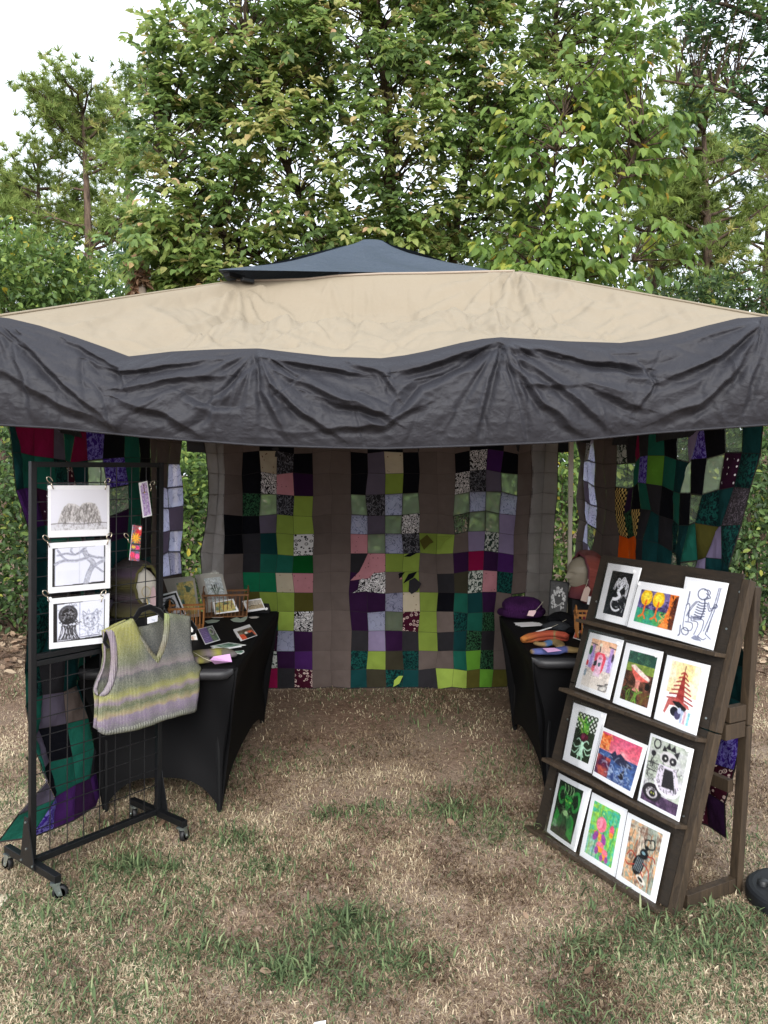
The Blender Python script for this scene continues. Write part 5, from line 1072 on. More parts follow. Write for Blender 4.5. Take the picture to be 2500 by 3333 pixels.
def caster(c, yaw):
    f = Vector((math.cos(yaw), math.sin(yaw), 0)); r = Vector((-f.y, f.x, 0)); w = c + f * .016; w.z = .031
    fk = MB().box(c + Vector((0, 0, .074)), f * .019, r * .019, Vector((0, 0, .003)))
    fk.tube([c + Vector((0, 0, .064)), c + Vector((0, 0, .074))], .019, 14)
    for sg in (-1, 1):
        p = r * (sg * .0135); fk.hexa([c + p + f * -.012 + Vector((0, 0, .066)), c + p + f * .016 + Vector((0, 0, .066)), w + p + f * .010 - Vector((0, 0, .008)), w + p - f * .010 - Vector((0, 0, .008))],
            [c + p * 1.15 + f * -.012 + Vector((0, 0, .066)), c + p * 1.15 + f * .016 + Vector((0, 0, .066)), w + p * 1.15 + f * .010 - Vector((0, 0, .008)), w + p * 1.15 - f * .010 - Vector((0, 0, .008))])
    fko = fk.build('caster', M_STEEL, RACK)
    wh = MB()
    prof = [(-.011, .020), (-.011, .026), (-.008, .030), (.008, .030), (.011, .026), (.011, .020)]; k = 22; V = []
    for a, rr in prof: V += [w + r * a + (f * math.cos(t) + Vector((0, 0, 1)) * math.sin(t)) * rr for t in np.linspace(0, 6.2832, k, endpoint=False)]
    wh.add(V, [(i * k + j, i * k + (j + 1) % k, (i + 1) * k + (j + 1) % k, (i + 1) * k + j) for i in range(5) for j in range(k)] + [tuple(range(k)), tuple(5 * k + j for j in range(k - 1, -1, -1))])
    wh.build('wheel', M_RUB, fko, True); MB().tube([w - r * .0165, w + r * .0165], .006, 8).build('axle', M_STEEL, fko)
for (pf, pr, yaws) in (((190, 2926), (25, 2838), (.3, 2.6)), ((593, 2752), (441, 2662), (1.3, 2.2))):
    a, b = G(*pf), G(*pr); a.z = b.z = 0; m = (a + b) / 2; base = RA if pf[0] < 300 else RB
    a, b = base + RN * .185, base - RN * .185
    MB().bar(a + Vector((0, 0, .093)) + RN * .02, b + Vector((0, 0, .093)) - RN * .02, .028, .03).build('foot_bar', M_BLACKM, RACK, bevel=.002)
    caster(a.copy(), yaws[0]); caster(b.copy(), yaws[1])
    sd = RD * (-.0165 if base is RA else .0165)
    q = [base + sd + RN * .058 + Vector((0, 0, .085)), base + sd - RN * .058 + Vector((0, 0, .085)), base + sd - RN * .012 + Vector((0, 0, .29)), base + sd + RN * .012 + Vector((0, 0, .29))]
    MB().hexa([p - sd * .05 for p in q], [p + sd * .22 for p in q]).build('gusset_plate', M_BLACKM, RACK)
    for (o, z) in ((.045, .10), (-.045, .10), (0, .16), (0, .27)):
        p = base + sd * 1.22 + RN * o + Vector((0, 0, z)); MB().tube([p, p + sd * .25], .0045, 8).build('bolt', M_STEEL, RACK)
M_CLIPW = simple('antique_brass_wire', hx('b7ad9c'), .25, .1, 20, .02, metal=.85)
def clip(px, py, parent, sz=1., tilt=.5):
    c = RK(px, py, .036); x = RD; z = Vector((0, 0, 1)); pts = []
    for t in np.linspace(-.5, 5.2, 14): pts.append(c + (x * (math.cos(t) * .010 + tilt * math.sin(t) * .010) + z * math.sin(t) * .012) * sz + RN * .004)
    pts += [c + (x * -tilt * .010 - z * .016) * sz + RN * .005, c + (x * -tilt * .02 - z * .034) * sz + RN * .007]
    MB().tube(pts, .0022, 5).build('hook_clip', M_CLIPW, parent, True)
def rq(*p, off=.03): return [RK(a, b, off) for a, b in p]
G1 = 'prints hung on the grid rack'
p1 = sheet('art_print', 'pencil drawing of a shaggy furry heap, top print on the grid rack', 'print', rq((156, 1580), (355, 1580), (355, 1743), (156, 1750)), furry_dogs(Art(90, 66, 'ffffff', 2)), (.04, .08, .04, .13), G1, True, (.02, .04, .010))
clip(160, 1562, p1, 1.1, -.6); clip(348, 1566, p1, 1.1, .6)
p2 = sheet('art_print', 'faint drawing of bare branches, middle print on the grid rack', 'print', rq((157, 1768), (359, 1756), (358, 1914), (156, 1932)), bare_tree(Art(90, 66, 'ffffff', 3)), (.06, .11, .09, .12), G1, True, (.94, .045, .010))
clip(148, 1752, p2, 1.1, -.6); clip(354, 1744, p2, 1.1, .6)
p3 = sheet('art_print', 'ink drawings of a dark swirl and a cat, bottom print on the grid rack', 'print', rq((160, 1949), (356, 1931), (353, 2091), (160, 2113)), spiral_and_cat(Art(90, 66, 'ffffff', 4)), (.06, .11, .08, .12), G1, True, (.0, .01, .010))
clip(147, 1931, p3, 1.1, -.6); clip(335, 1930, p3, 1.1, .6)
b1 = sheet('bookmark', 'lilac bookmark with a sword, hung near the right post of the rack', 'bookmark', rq((451, 1572), (479, 1565), (494, 1678), (465, 1685)), sword_mark(Art(22, 84, 'ffffff', 5)), (.12, .03, .12, .04), 'bookmarks on the grid rack', True, (.08, .04, .008)); clip(494, 1574, b1, 1., .6)
b2 = sheet('bookmark', 'bright floral bookmark in yellow, red and pink on the rack', 'bookmark', rq((432, 1708), (461, 1713), (452, 1827), (420, 1823)), flower_mark(Art(24, 90, 'ffffff', 6)), (0, 0, 0, 0), 'bookmarks on the grid rack', True, (.75, .07, .007)); clip(410, 1744, b2, 1., -.6)

# ------------------------------------------------------------------ knitted vest on its hanger
VOFF = .075
def VZ(x, y, off=VOFF):
    p = RK(300 + x * .2411, 1950 + y * .2411, off); return p
def to2(x, y): p = VZ(x, y); q = p - RA - RN * VOFF; return (q.dot(RD), p.z)
ztop, zbot = to2(800, 230)[1], to2(800, 1750)[1]
def knit_mat(name, rib=False, hood=False, ramps=None, period=.0062):
    t = NT(name); uv = t.uv(); o = t.obj(); sp = t.n('SeparateXYZ', Vector=uv); u, v = sp.outputs[0], sp.outputs[1]
    v2 = t.math('ADD', v, t.math('MULTIPLY', t.math('SUBTRACT', t.noise(o, 22, 4), .5), .085))
    r = ramps
    dk = (lambda h: spread(hx(h), .86)) if not hood else hx
    c = t.ramp(v2, [(p, dk(h)) for p, h in r[0]])
    if len(r) > 1: c = t.mix(t.n('MapRange', Value=t.math('ADD', u, t.math('MULTIPLY', t.noise(o, 25, 2), .03)), i1=r[2][0], i2=r[2][1]).outputs[0], c, t.ramp(v2, [(p, dk(h)) for p, h in r[1]]))
    fl = t.noise(o, 190, 3, 0, .85); c = t.mix(t.math('MULTIPLY', t.math('SUBTRACT', fl, .36), 1.5), c, spread((.38, .38, .30), 1.), 'MIX') if not hood else t.mix(.25, c, t.mix(fl, (.2, .2, .2, 1), (.8, .8, .75, 1)), 'OVERLAY')
    wv = t.math('SINE', t.math('MULTIPLY', u, 2 * math.pi / period)); hv = t.math('SINE', t.math('MULTIPLY', t.n('SeparateXYZ', Vector=o).outputs[2], 2 * math.pi / .0052))
    h = t.math('ADD', t.math('MULTIPLY', wv, 1.0), t.math('ADD', t.math('MULTIPLY', hv, .3), t.math('MULTIPLY', fl, 1.2)))
    c = t.mix(t.n('MapRange', Value=wv, i1=-1., i2=1., i3=.16, i4=0.).outputs[0], c, t.mix(1., c, (.45, .45, .47, 1), 'MULTIPLY'))
    return t.done(pb(t, c, .95, t.bump(h, .5, .003), spec=.1))
base_r = [(0, '77825c'), (.03, '6b6b66'), (.1, '66636c'), (.155, '7c6b88'), (.195, '857390'), (.215, 'a08c70'), (.235, '938a62'), (.27, '545e42'), (.30, '666852'), (.325, '85718a'), (.345, '94857a'), (.37, '989650'), (.40, '83834a'), (.43, '666b56'), (.49, '5b5e5a'), (.53, '52525c'), (.555, '83757f'), (.59, '776f72')]
vr = [base_r + [(.64, '5f644e'), (.72, '6c704a'), (.82, '8a8944'), (.95, '989648'), (1, '929254')], base_r + [(.64, '595b62'), (.75, '56585c'), (.9, '5c5e5c'), (1, '656e54')], (to2(620, 500)[0], to2(800, 500)[0])]
M_KNIT = knit_mat('striped_mohair_knit', ramps=vr)
M_RIBN = knit_mat('ribbed_neckband', ramps=[[(0, '77825c'), (.3, '6a6a60'), (.5, '6d6c52'), (.62, '74764c'), (.7, '6a6050'), (.8, '7c7a70'), (.9, '6d7050'), (1, '8a9a5a')]], period=.010)
M_RIBA = knit_mat('ribbed_armband', ramps=[[(0, '8a8290'), (.4, '857a88'), (.55, '8d8090'), (.7, '80707c'), (.85, '8a7a90'), (1, '7c7480')]], period=.010)
VEST = thing('knitted_vest', VZ(750, 1750, .04), 'striped grey, mauve and yellow knitted v-neck vest hanging on the right of the grid rack', 'vest')
front = [(205, 420), (300, 370), (440, 300), (530, 258), (570, 330), (640, 480), (730, 620), (800, 720), (850, 775), (880, 690), (930, 540), (955, 400), (965, 190), (1080, 190), (1310, 230), (1320, 400), (1335, 600), (1345, 720), (1390, 830), (1450, 890), (1488, 935), (1470, 980), (1450, 1010), (1440, 1200), (1422, 1400), (1415, 1500), (1385, 1525), (1200, 1560), (1000, 1612), (800, 1690), (600, 1752), (400, 1796), (200, 1832), (150, 1825), (95, 1790), (75, 1700), (82, 1550), (95, 1400), (105, 1310), (165, 1318), (215, 1290), (262, 1150), (305, 1020), (322, 900), (325, 780), (300, 560), (255, 480)]
def cloth2d(name, poly, mat, off, bul, parent, spacing=.014, thick=.007, wig=.003):
    o = resample([to2(*p) for p in poly], spacing); V2, Fc = cdt(o, spacing); s, z = V2[:, 0], V2[:, 1]
    a = np.array(o); cx, cz = a.mean(0); hw = (a[:, 0].max() - a[:, 0].min()) / 2
    b = off + bul * np.sqrt(np.clip(1 - ((s - cx) / (hw * 1.03)) ** 2, 0, 1)) + wig * np.sin(s * 60 + z * 25) + .010 * (fbm(s * 9, z * 7, 1, 2) - .45)
    # round the edge over
    d = np.full(len(V2), 9.)
    for p, q in zip(a, np.roll(a, -1, 0)):
        g = q - p; t = np.clip(((V2 - p) @ g) / max(g @ g, 1e-12), 0, 1); d = np.minimum(d, np.linalg.norm(V2 - p - t[:, None] * g, axis=1))
    b = b - thick * (1 - np.clip(d / (spacing * 1.5), 0, 1)) ** 2
    W = np.array(RA) + np.outer(s, np.array(RD)) + np.outer(b, np.array(RN)); W[:, 2] = z
    n = len(W); back = W - np.array(RN) * thick
    bd = list(range(len(o))); side = [[i, (i + 1) % len(o), n + (i + 1) % len(o), n + i] for i in range(len(o))]
    uv = np.stack([s, (z - zbot) / (ztop - zbot)], 1)
    return mk(name, np.concatenate([W, back]), Fc + [[i + n for i in f[::-1]] for f in Fc] + side, mat, parent, True, uv=np.concatenate([uv, uv]))
backp = [(200, 440), (520, 290), (600, 370), (700, 395), (830, 370), (940, 290), (1080, 200), (1300, 240), (1330, 700), (1440, 930), (1440, 1200), (1405, 1490), (1000, 1590), (600, 1730), (180, 1815), (90, 1760), (100, 1400), (85, 1240), (115, 1140), (185, 970), (225, 780), (215, 560)]
cloth2d('back_panel', backp, M_KNIT, .050, -.012, VEST)
cloth2d('front_panel', front, M_KNIT, VOFF, .020, VEST)
cloth2d('neckband', [(530, 256), (570, 328), (640, 478), (730, 618), (800, 718), (850, 773), (880, 688), (930, 538), (955, 398), (965, 188), (1072, 190), (1062, 350), (1020, 540), (960, 700), (870, 860), (840, 865), (770, 800), (660, 670), (560, 500), (470, 300)], M_RIBN, VOFF + .004, .021, VEST, .011, .009, .001)
cloth2d('armband', [(190, 425), (255, 395), (300, 420), (335, 600), (345, 800), (335, 960), (290, 1120), (240, 1240), (200, 1300), (160, 1318), (120, 1312), (165, 1240), (215, 1120), (240, 950), (258, 780), (245, 600), (215, 480)], M_RIBA, VOFF + .004, .012, VEST, .010, .010, .001)
cloth2d('armband', [(195, 440), (222, 560), (232, 750), (215, 870), (175, 1000), (130, 1130), (110, 1215), (120, 1290), (150, 1318), (105, 1312), (82, 1240), (105, 1140), (175, 970), (205, 850), (210, 700), (205, 560)], M_RIBA, .056, .01, VEST, .010, .010, .001)
cloth2d('hem_band', [(85, 1690), (200, 1735), (400, 1700), (600, 1655), (800, 1590), (1000, 1515), (1200, 1465), (1415, 1420), (1412, 1502), (1385, 1528), (1200, 1563), (1000, 1615), (800, 1693), (600, 1755), (400, 1799), (200, 1835), (150, 1828), (92, 1792)], knit_mat('ribbed_hem', ramps=[[(0, '858f62'), (.05, '74766a'), (.12, '66646c'), (.2, '6f6678'), (1, '6f6678')]], period=.013), VOFF + .003, .021, VEST, .012, .009, .001)
M_FELT = simple('black_velvet', hx('0d0d0f'), .95, .1, 10, .1, 300, spec=.1, sheen=.2)
hg = [VZ(x, y, .060) for x, y in ((215, 655), (165, 575), (195, 470), (380, 360), (570, 270), (650, 150), (770, 105), (900, 160), (970, 250), (1130, 255), (1330, 310), (1395, 400), (1375, 460), (1330, 470))]
HANG = thing('clothes_hanger', VZ(780, 300, .06), 'black velvet clothes hanger carrying the knitted vest', 'hanger')
MB().tube(hg, [.008, .008] + [.011] * 3 + [.014] * 4 + [.011] * 3 + [.008] * 2, 8).build('arms', M_FELT, HANG, True)
MB().tube([VZ(770, 110, .06), VZ(772, 40, .05), VZ(740, -20, .03), VZ(700, -10, .006), VZ(702, 40, .004)], .0025, 6).build('hook', M_STEEL, HANG, True)
sheet('name_card', 'small white name card in a clear sleeve inside the vest neck', 'card', [VZ(745, 250, .066), VZ(888, 215, .066), VZ(880, 300, .066), VZ(745, 335, .066)], Art(24, 12, 'e6e8f0', 1).scrib(3, (.2, .3, .8, .7), .02, '9aa4b8', .6, .3), (.05, .05, .05, .05), None, True, None, .001)

# ================================================================== WOODEN ART STAND
EBL, EBR = Vector((.716, 3.64, 0)), Vector((1.106, 2.897, 0)); ES = (EBR - EBL); EW = ES.length; ESn = ES.normalized(); EP = Vector((-ESn.y, ESn.x, 0))
if EP.y < 0: EP = -EP
EUP = EP * .395 + Vector((0, 0, 1.285)); EUn = EUP.normalized(); EN = ESn.cross(EUn).normalized()
if EN.dot(CAM - EBL) < 0: EN = -EN
def eb(s, t, o=0.0): return EBL + ES * s + EUP * t + EN * o
def EH(px, py, o=0.0): return HIT(px, py, EBL + EN * o, EN)
def et(px, py): return (EH(px, py) - EBL).dot(EUn) / EUP.length
def wood(name, a, b, sc, ax=(1, 1, 1)):
    t = NT(name); o = t.obj(); n = t.noise(t.vscale(o, ax), sc, 5, 1.2, .65); g = t.noise(o, 5, 3)
    return t.done(pb(t, t.mix(g, t.ramp(n, [(.3, a), (.72, b)]), spread(a, .8), 'MULTIPLY') if False else t.mix(t.math('MULTIPLY', g, .5), t.ramp(n, [(.3, a), (.72, b)]), a), .6, t.bump(n, .35, .004), spec=.35))
M_BOARD = wood('dark_stained_plywood', hx('1b1712'), hx('33291f'), 14, (1, 1, 5)); M_POSTW = wood('brown_stained_pine', hx('261f18'), hx('4c3e2e'), 40, (1, 1, .12))
EAS = thing('art_stand', (EBL + EBR) / 2, 'dark brown wooden stand with four ledges of art prints, at the right front', 'display stand')
def slab(b, s0, s1, t0, t1, o0, o1): return b.hexa([eb(s0, t0, o0), eb(s1, t0, o0), eb(s1, t0, o1), eb(s0, t0, o1)], [eb(s0, t1, o0), eb(s1, t1, o0), eb(s1, t1, o1), eb(s0, t1, o1)])
slab(MB(), 0, .955, .53, 1.0, -.012, 0).build('back_board', M_BOARD, EAS); slab(MB(), 0, .955, .012, .526, -.012, 0).build('back_board', M_BOARD, EAS)
for s0, s1 in ((.957, 1.0), (0.0, .043)):
    for t0, t1 in ((.53, .985), (.0, .526)):
        lo = -.036 if s0 > .5 else -.045
        slab(MB(), s0, s1, t0, t1, lo, .003 if s0 > .5 else -.013).build('front_post', M_POSTW, EAS, bevel=.003)
for (px, py) in ((2368, 2137), (2305, 2413), (2238, 2694), (2188, 2976)):
    t = et(px, py); b = MB(); up = .016 / EUP.length
    b.hexa([eb(-.005, t - up / 2, .004), eb(.965, t - up / 2, .004), eb(.955, t - up / 2 - .004, .058), eb(-.005, t - up / 2 - .004, .058)], [eb(-.005, t + up / 2, .004), eb(.965, t + up / 2, .004), eb(.955, t + up / 2 - .004, .058), eb(-.005, t + up / 2 - .004, .058)])
    b.build('ledge', M_POSTW, EAS, bevel=.0025)
for s in (.978, .022):                       # rear legs and side rails
    foot = EBL + ES * s + EP * .367; top = EBL + ES * s + EP * .435 + Vector((0, 0, 1.235))
    m0, m1 = foot.lerp(top, .548), foot.lerp(top, .552)
    MB().bar(foot, m0, .034, .04, ESn).build('rear_leg', M_POSTW, EAS, bevel=.003); MB().bar(m1, top, .034, .04, ESn).build('rear_leg', M_POSTW, EAS, bevel=.003)
    for z0, z1, h in ((.735, .735, .062), (.668, .668, .062), (.035, .035, .055)):
        f0 = EBL + ES * s + EP * (.395 * z0 / 1.285 + .062) + Vector((0, 0, z0)); f1 = EBL + ES * s + EP * (.367 + .068 * z1 / 1.235 - .022) + Vector((0, 0, z1))
        MB().bar(f0, f1, .032, h).build('side_rail', M_POSTW, EAS, bevel=.002)
for z in (.43, 1.14):
    o = EP * (.367 + .068 * z / 1.235 - .045); MB().bar(EBL + ES * .04 + o + Vector((0, 0, z)), EBL + ES * .958 + o + Vector((0, 0, z)), .03, .05).build('cross_rail', M_POSTW, EAS, bevel=.002)
for s, t in ((.93, .83), (.93, .56), (.93, .27), (.05, .83), (.05, .4), (.05, .15), (.955, .945)):
    c = eb(s, t, .0); MB().tube([c, c + EN * .0015], .0045, 10).build('screw', M_STEEL, EAS)
Z4 = lambda x, y: (1700 + x * .4822, 1800 + y * .4822)
def eq(off, *p): return [EH(*Z4(a, b), off) for a, b in p]
G2 = 'prints standing on the wooden art stand'
def ep(label, corners, art, mg, off=.014, st=None, curl=.004):
    q = eq(off, *corners); return sheet('art_print', label, 'print', q, art, mg, G2, True, st, .002, curl)
b5 = 1244.3
ep('black print of a white bony creature, left on the top ledge of the stand', ((583, 68), (808, 102), (705, 493), (497, 440)), skull_scroll(Art(46, 72, '000000', 11)), (.2, .12, .17, .12), .012, (.86, .08, .008))
ep('print with two glowing yellow trees, middle of the top ledge', ((790, 190), (1112, 245), (1035, 585), (708, 497)), lantern_wood(Art(72, 56, '000000', 12)), (.11, .16, .10, .15), .022, (.05, .06, .008))
ep('line drawing of a seated skeleton, right on the top ledge of the stand', ((1105, 160), (1395, 205), (1290, 658), (1030, 583)), seated_bones(Art(64, 92, 'f4f6ff', 13)), (.06, .05, .05, .06), .014, (.92, .05, .011))
ep('print of a pale ghost in a pink armchair, left on the second ledge', ((460, 535), (688, 590), (590, 993), (360, 905)), ghost_chair(Art(52, 78, 'ffffff', 14)), (.13, .09, .13, .08), .013, (.9, .07, .009))
ep('print of a red mushroom among green grass, middle of the second ledge', ((705, 605), (955, 668), (865, 1108), (612, 1010)), mushroom(Art(54, 80, 'ffffff', 15)), (.16, .1, .11, .11), .014, (.88, .08, .009))
ep('print of a red pagoda-shaped tower over pale yellow, right on the second ledge', ((982, 688), (1272, 760), (1175, 1235), (890, 1118)), pagoda(Art(58, 84, 'ffffff', 16)), (.16, .06, .15, .08), .014, (.9, .08, .009))
ep('print of a pale green sprite under a purple onion, left on the third ledge', ((350, 1010), (572, 1085), (468, 1489), (275, 1394)), onion_girl(Art(46, 72, '000000', 17)), (.22, .11, .16, .12), .012, (.93, .05, .009))
ep('print of a stormy sea under a pink sky, middle of third ledge', ((550, 1175), (850, 1300), (745, 1654), (475, 1499)), sea_ship(Art(66, 62, '000000', 18)), (.02, .07, .08, .09), .024, None)
ep('grey raccoon print, right on the third ledge of the stand', ((870, 1215), (1160, 1325), (1060, 1816), (780, 1669)), raccoon(Art(60, 84, 'ffffff', 19)), (.06, .04, .08, .05), .016, (.92, .03, .009), .008)
ep('dark print of a green horned dragon, left on the lowest ledge', ((250, 240 + b5), (470, 350 + b5), (360, 775 + b5), (168, 635 + b5)), green_dragon(Art(48, 76, '000000', 20)), (.1, .08, .17, .06), .014, None, .010)
ep('print of a pink and purple iris on green, middle of the lowest ledge', ((475, 370 + b5), (712, 490 + b5), (628, 945 + b5), (388, 795 + b5)), iris(Art(52, 78, '000000', 21)), (.12, .1, .13, .09), .014, (.9, .08, .008))
ep('print of a big black beetle on bark, right on the lowest ledge', ((715, 505 + b5), (1000, 645 + b5), (895, 1140 + b5), (632, 955 + b5)), beetle(Art(58, 84, '000000', 22)), (.13, .06, .13, .09), .015, (.93, .04, .011))
# round weight plate by the tent pole
wp = Vector((1.625, 2.985, 0)); WPL = thing('weight_plate', (wp.x, wp.y, 0), 'round black weight plate on the grass at the right edge, by the art stand', 'weight plate')
V, Fq = lathe([(.0, .050), (.05, .051), (.06, .055), (.165, .055), (.180, .052), (.189, .044), (.191, .03), (.189, .0)], 64, (wp.x, wp.y, .004)); mk('plate', V, Fq, simple('black_plastic', hx('1a1c1f'), .55, .12, 15, .1, 150, spec=.3), WPL, False)
kp = G(2475, 2862, .08); V, Fq = lathe([(.0, .022), (.016, .022), (.02, .018), (.021, .0)], 20, (kp.x + .01, kp.y + .0, .057)); mk('filler_cap', V, Fq, simple('black_cap', hx('1a1c1e'), .5), WPL, True)
# ================================================================== THINGS ON THE TABLES
TZ = .746
def TB(px, py, z=TZ): return G(px, py, z)
Z7 = lambda x, y: (500 + x * .27125, 1800 + y * .27125)
Z8 = lambda x, y: (1600 + x * .2411, 1750 + y * .2411)
M_BLACKB = simple('black_box_cloth', hx('101013'), .8, .1)
# hooded cowl on a white head form, standing on a black box
def sphere_pts(nu, nv): 
    U, W = np.meshgrid(np.linspace(0, 2 * math.pi, nu), np.linspace(.02, math.pi - .02, nv), indexing='ij'); return U, W
def head_form(root, c, yaw, h, mat, face=True):
    """smooth display head: skull, brow, nose, lips, chin, neck. c = base of neck"""
    nu, nv = 64, 56; U, W = np.meshgrid(np.linspace(0, 2 * math.pi, nu), np.linspace(0, 1, nv), indexing='ij'); z = W; a = U
    prof = np.interp(z, [0, .04, .14, .22, .28, .36, .48, .62, .76, .88, .95, 1.], [.30, .29, .22, .215, .25, .29, .33, .355, .34, .255, .16, .004])
    fr = np.cos(a); x = prof * np.sin(a) * .86; y = prof * np.cos(a) * np.where(fr > 0, 1.06, 1.12) 
    y = y + np.interp(z, [0, .2, .3, .6, 1], [-.06, -.05, .03, 0, -.02]) 
    if face:
        ff = np.exp(-(x / .055) ** 2) * (fr > 0); fw = np.exp(-(x / .13) ** 2) * (fr > 0)
        y += ff * np.interp(z, [.40, .45, .47, .52, .60, .64], [0, .02, .12, .09, .025, 0])             # nose
        y += np.exp(-(x / .09) ** 2) * (fr > 0) * (.03 * np.exp(-((z - .395) / .016) ** 2) + .028 * np.exp(-((z - .36) / .016) ** 2))   # lips
        y += fw * .04 * np.exp(-((z - .285) / .03) ** 2)                                                # chin
        for sx in (-.125, .125): y -= .045 * np.exp(-((x - sx) / .06) ** 2) * np.exp(-((z - .585) / .03) ** 2) * (fr > 0)
        y += fw * .018 * np.exp(-((z - .66) / .03) ** 2)
    c_, s_ = math.cos(yaw), math.sin(yaw); X = (x * c_ - y * s_) * h; Yy = (x * s_ + y * c_) * h
    V = np.stack([c[0] + X, c[1] + Yy, c[2] + z * h], -1).reshape(-1, 3); return mk('head_form', V, grid_faces(nu, nv), mat, root, True)
def hood(root, name, c, yaw, R, H, mat, opening, lip, droop=.0, k=1.):
    """knitted hood: ellipsoidal shell with a face opening and a rolled rim"""
    nu, nv = 72, 44; A, W = np.meshgrid(np.linspace(-math.pi, math.pi, nu), np.linspace(0, 1, nv), indexing='ij')
    # polar about the opening axis (local +y): W=0 rim, W=1 back of head
    th = opening + (math.pi - opening) * W; rr = np.sin(th); yy = np.cos(th)
    x = np.sin(A) * rr * R[0]; z = np.cos(A) * rr * R[2]; y = yy * R[1]
    z = z + np.where(z < 0, -abs(np.sin(A / 2)) * 0 - .10 * H * (rr) * (abs(A) / math.pi) ** 3, 0)
    wr = .006 * np.sin(A * 9 + 5 * W) + .012 * (fbm(A * 2 + 9, W * 4, 2, 3) - .45); s = 1 + wr / R[0]
    x, z = x * s, z * s; rim = np.exp(-(W / .07) ** 2); x *= 1 + lip * rim; z *= 1 + lip * rim * .6
    c_, s_ = math.cos(yaw), math.sin(yaw)
    V = np.stack([c[0] + x * c_ - y * s_, c[1] + x * s_ + y * c_, c[2] + z], -1); uv = np.stack([A * R[0] * .9, (z - z.min()) / (z.max() - z.min())], -1)
    o = mk(name, V.reshape(-1, 3), grid_faces(nu, nv), mat, root, True, uv=uv.reshape(-1, 2)); m = o.modifiers.new('thick', 'SOLIDIFY'); m.thickness = .009; m.offset = -1
    MB().tube([Vector(V[i, 0]) for i in range(0, nu, 2)], .009 * k, 8).build('rolled_rim', mat, root, True); return V
M_FOAM = simple('white_foam', hx('e8e2d6'), .8, .04, 30, .1)
cb = P(438, 1925, 4.32); zb = P(438, 2000, 4.32).z
bx = thing('pedestal_box', (cb.x, 4.32, TZ), 'black riser box under the striped hood on the left table', 'riser box')
MB().box((cb.x, 4.34, (zb + TZ) / 2), (.13, 0, 0), (0, .13, 0), (0, 0, (zb - TZ) / 2 - .001)).build('box', M_BLACKB, bx, bevel=.004)
hr = [[(0, '78744a'), (.12, '66604a'), (.2, '574f48'), (.3, '6a5c66'), (.42, '544f44'), (.52, '6e6844'), (.62, '625a48'), (.72, '6f5d72'), (.85, '5c5358'), (1, '47443f')]]
M_HOODK = knit_mat('striped_hood_knit', hood=True, ramps=hr)
hd = thing('head_form_with_hood', (cb.x, 4.32, zb), 'olive and mauve striped knitted hood on a white head form, behind the grid rack', 'hooded head form')
head_form(hd, (cb.x + .025, 4.31, zb), math.radians(-105), .27, M_FOAM, False)
hood(hd, 'knitted_hood', (cb.x - .012, 4.33, zb + .175), math.radians(-113), (.115, .14, .13), .3, M_HOODK, .86, .06, k=1.1)
V, Fq = lathe([(.085, .085), (.10, .07), (.122, .035), (.128, .012), (.12, .002)], 40, (cb.x - .01, 4.33, zb)); V = [(x * 1.0 + .006 * math.sin(i), y, z) for i, (x, y, z) in enumerate(V)]
o = mk('cowl_collar', V, Fq, M_HOODK, hd, True, uv=[(math.atan2(y - 4.33, x - cb.x) * .11, (z - zb) * 3) for x, y, z in V]); m = o.modifiers.new('thick', 'SOLIDIFY'); m.thickness = .009
def tagcard(name, label, pts, mat, str_to=None, parent=None, hole=True):
    q = [Vector(p) for p in pts]; n = (q[1] - q[0]).cross(q[2] - q[0]).normalized()
    if n.dot(CAM - q[0]) < 0: n = -n
    r = thing(name, q[0], label, 'price tag') if parent is None else parent; V = q + [p + n * .0012 for p in q]; k = len(q)
    mk('card' if parent is None else 'price_tag', V, [list(range(k - 1, -1, -1)), list(range(k, 2 * k))] + [[i, (i + 1) % k, k + (i + 1) % k, k + i] for i in range(k)], mat, r)
    if str_to is not None:
        a = (q[0] + q[-1]) / 2 + n * .002; b = Vector(str_to); MB().tube([a, a.lerp(b, .5) + Vector((0, 0, -.004)), b], .0012, 5).build('string', simple('cotton_string', hx('d0c8b4'), .9), r)
    return r
M_PINKT = simple('pale_pink_tag', hx('d8b8bc'), .6, .06, 30); M_PINKL = simple('pink_lilac_label', hx('d6a8d8'), .5, .14, 25); M_BEIGET = simple('beige_tag', hx('c8b0a4'), .6, .06, 30)
def px4(Y, *p): return [P(a, b, Y) for a, b in p]
tagcard('price_tag', 'pale pink tag hanging from the striped hood behind the rack', px4(4.2, (493, 1920), (500, 1905), (506, 1920), (514, 1970), (488, 1973)), M_PINKT, P(500, 1876, 4.22))
sk = P(476, 1925, 4.19); RG = thing('wooden_ring', tuple(P(480, 1970, 4.19)), 'pale wooden ring on a stick in front of the striped hood', 'ring')
MB().tube([P(476 + 14 * math.cos(t), 1926 + 17 * math.sin(t), 4.19) for t in np.linspace(0, 6.283, 22)], .0026, 6, False).build('ring', simple('pale_wood', hx('d8c8a0'), .6), RG, True); MB().tube([P(476, 1943, 4.19), P(482, 1972, 4.19)], .003, 6).build('stick', simple('pale_wood_stick', hx('d8c080'), .6), RG)
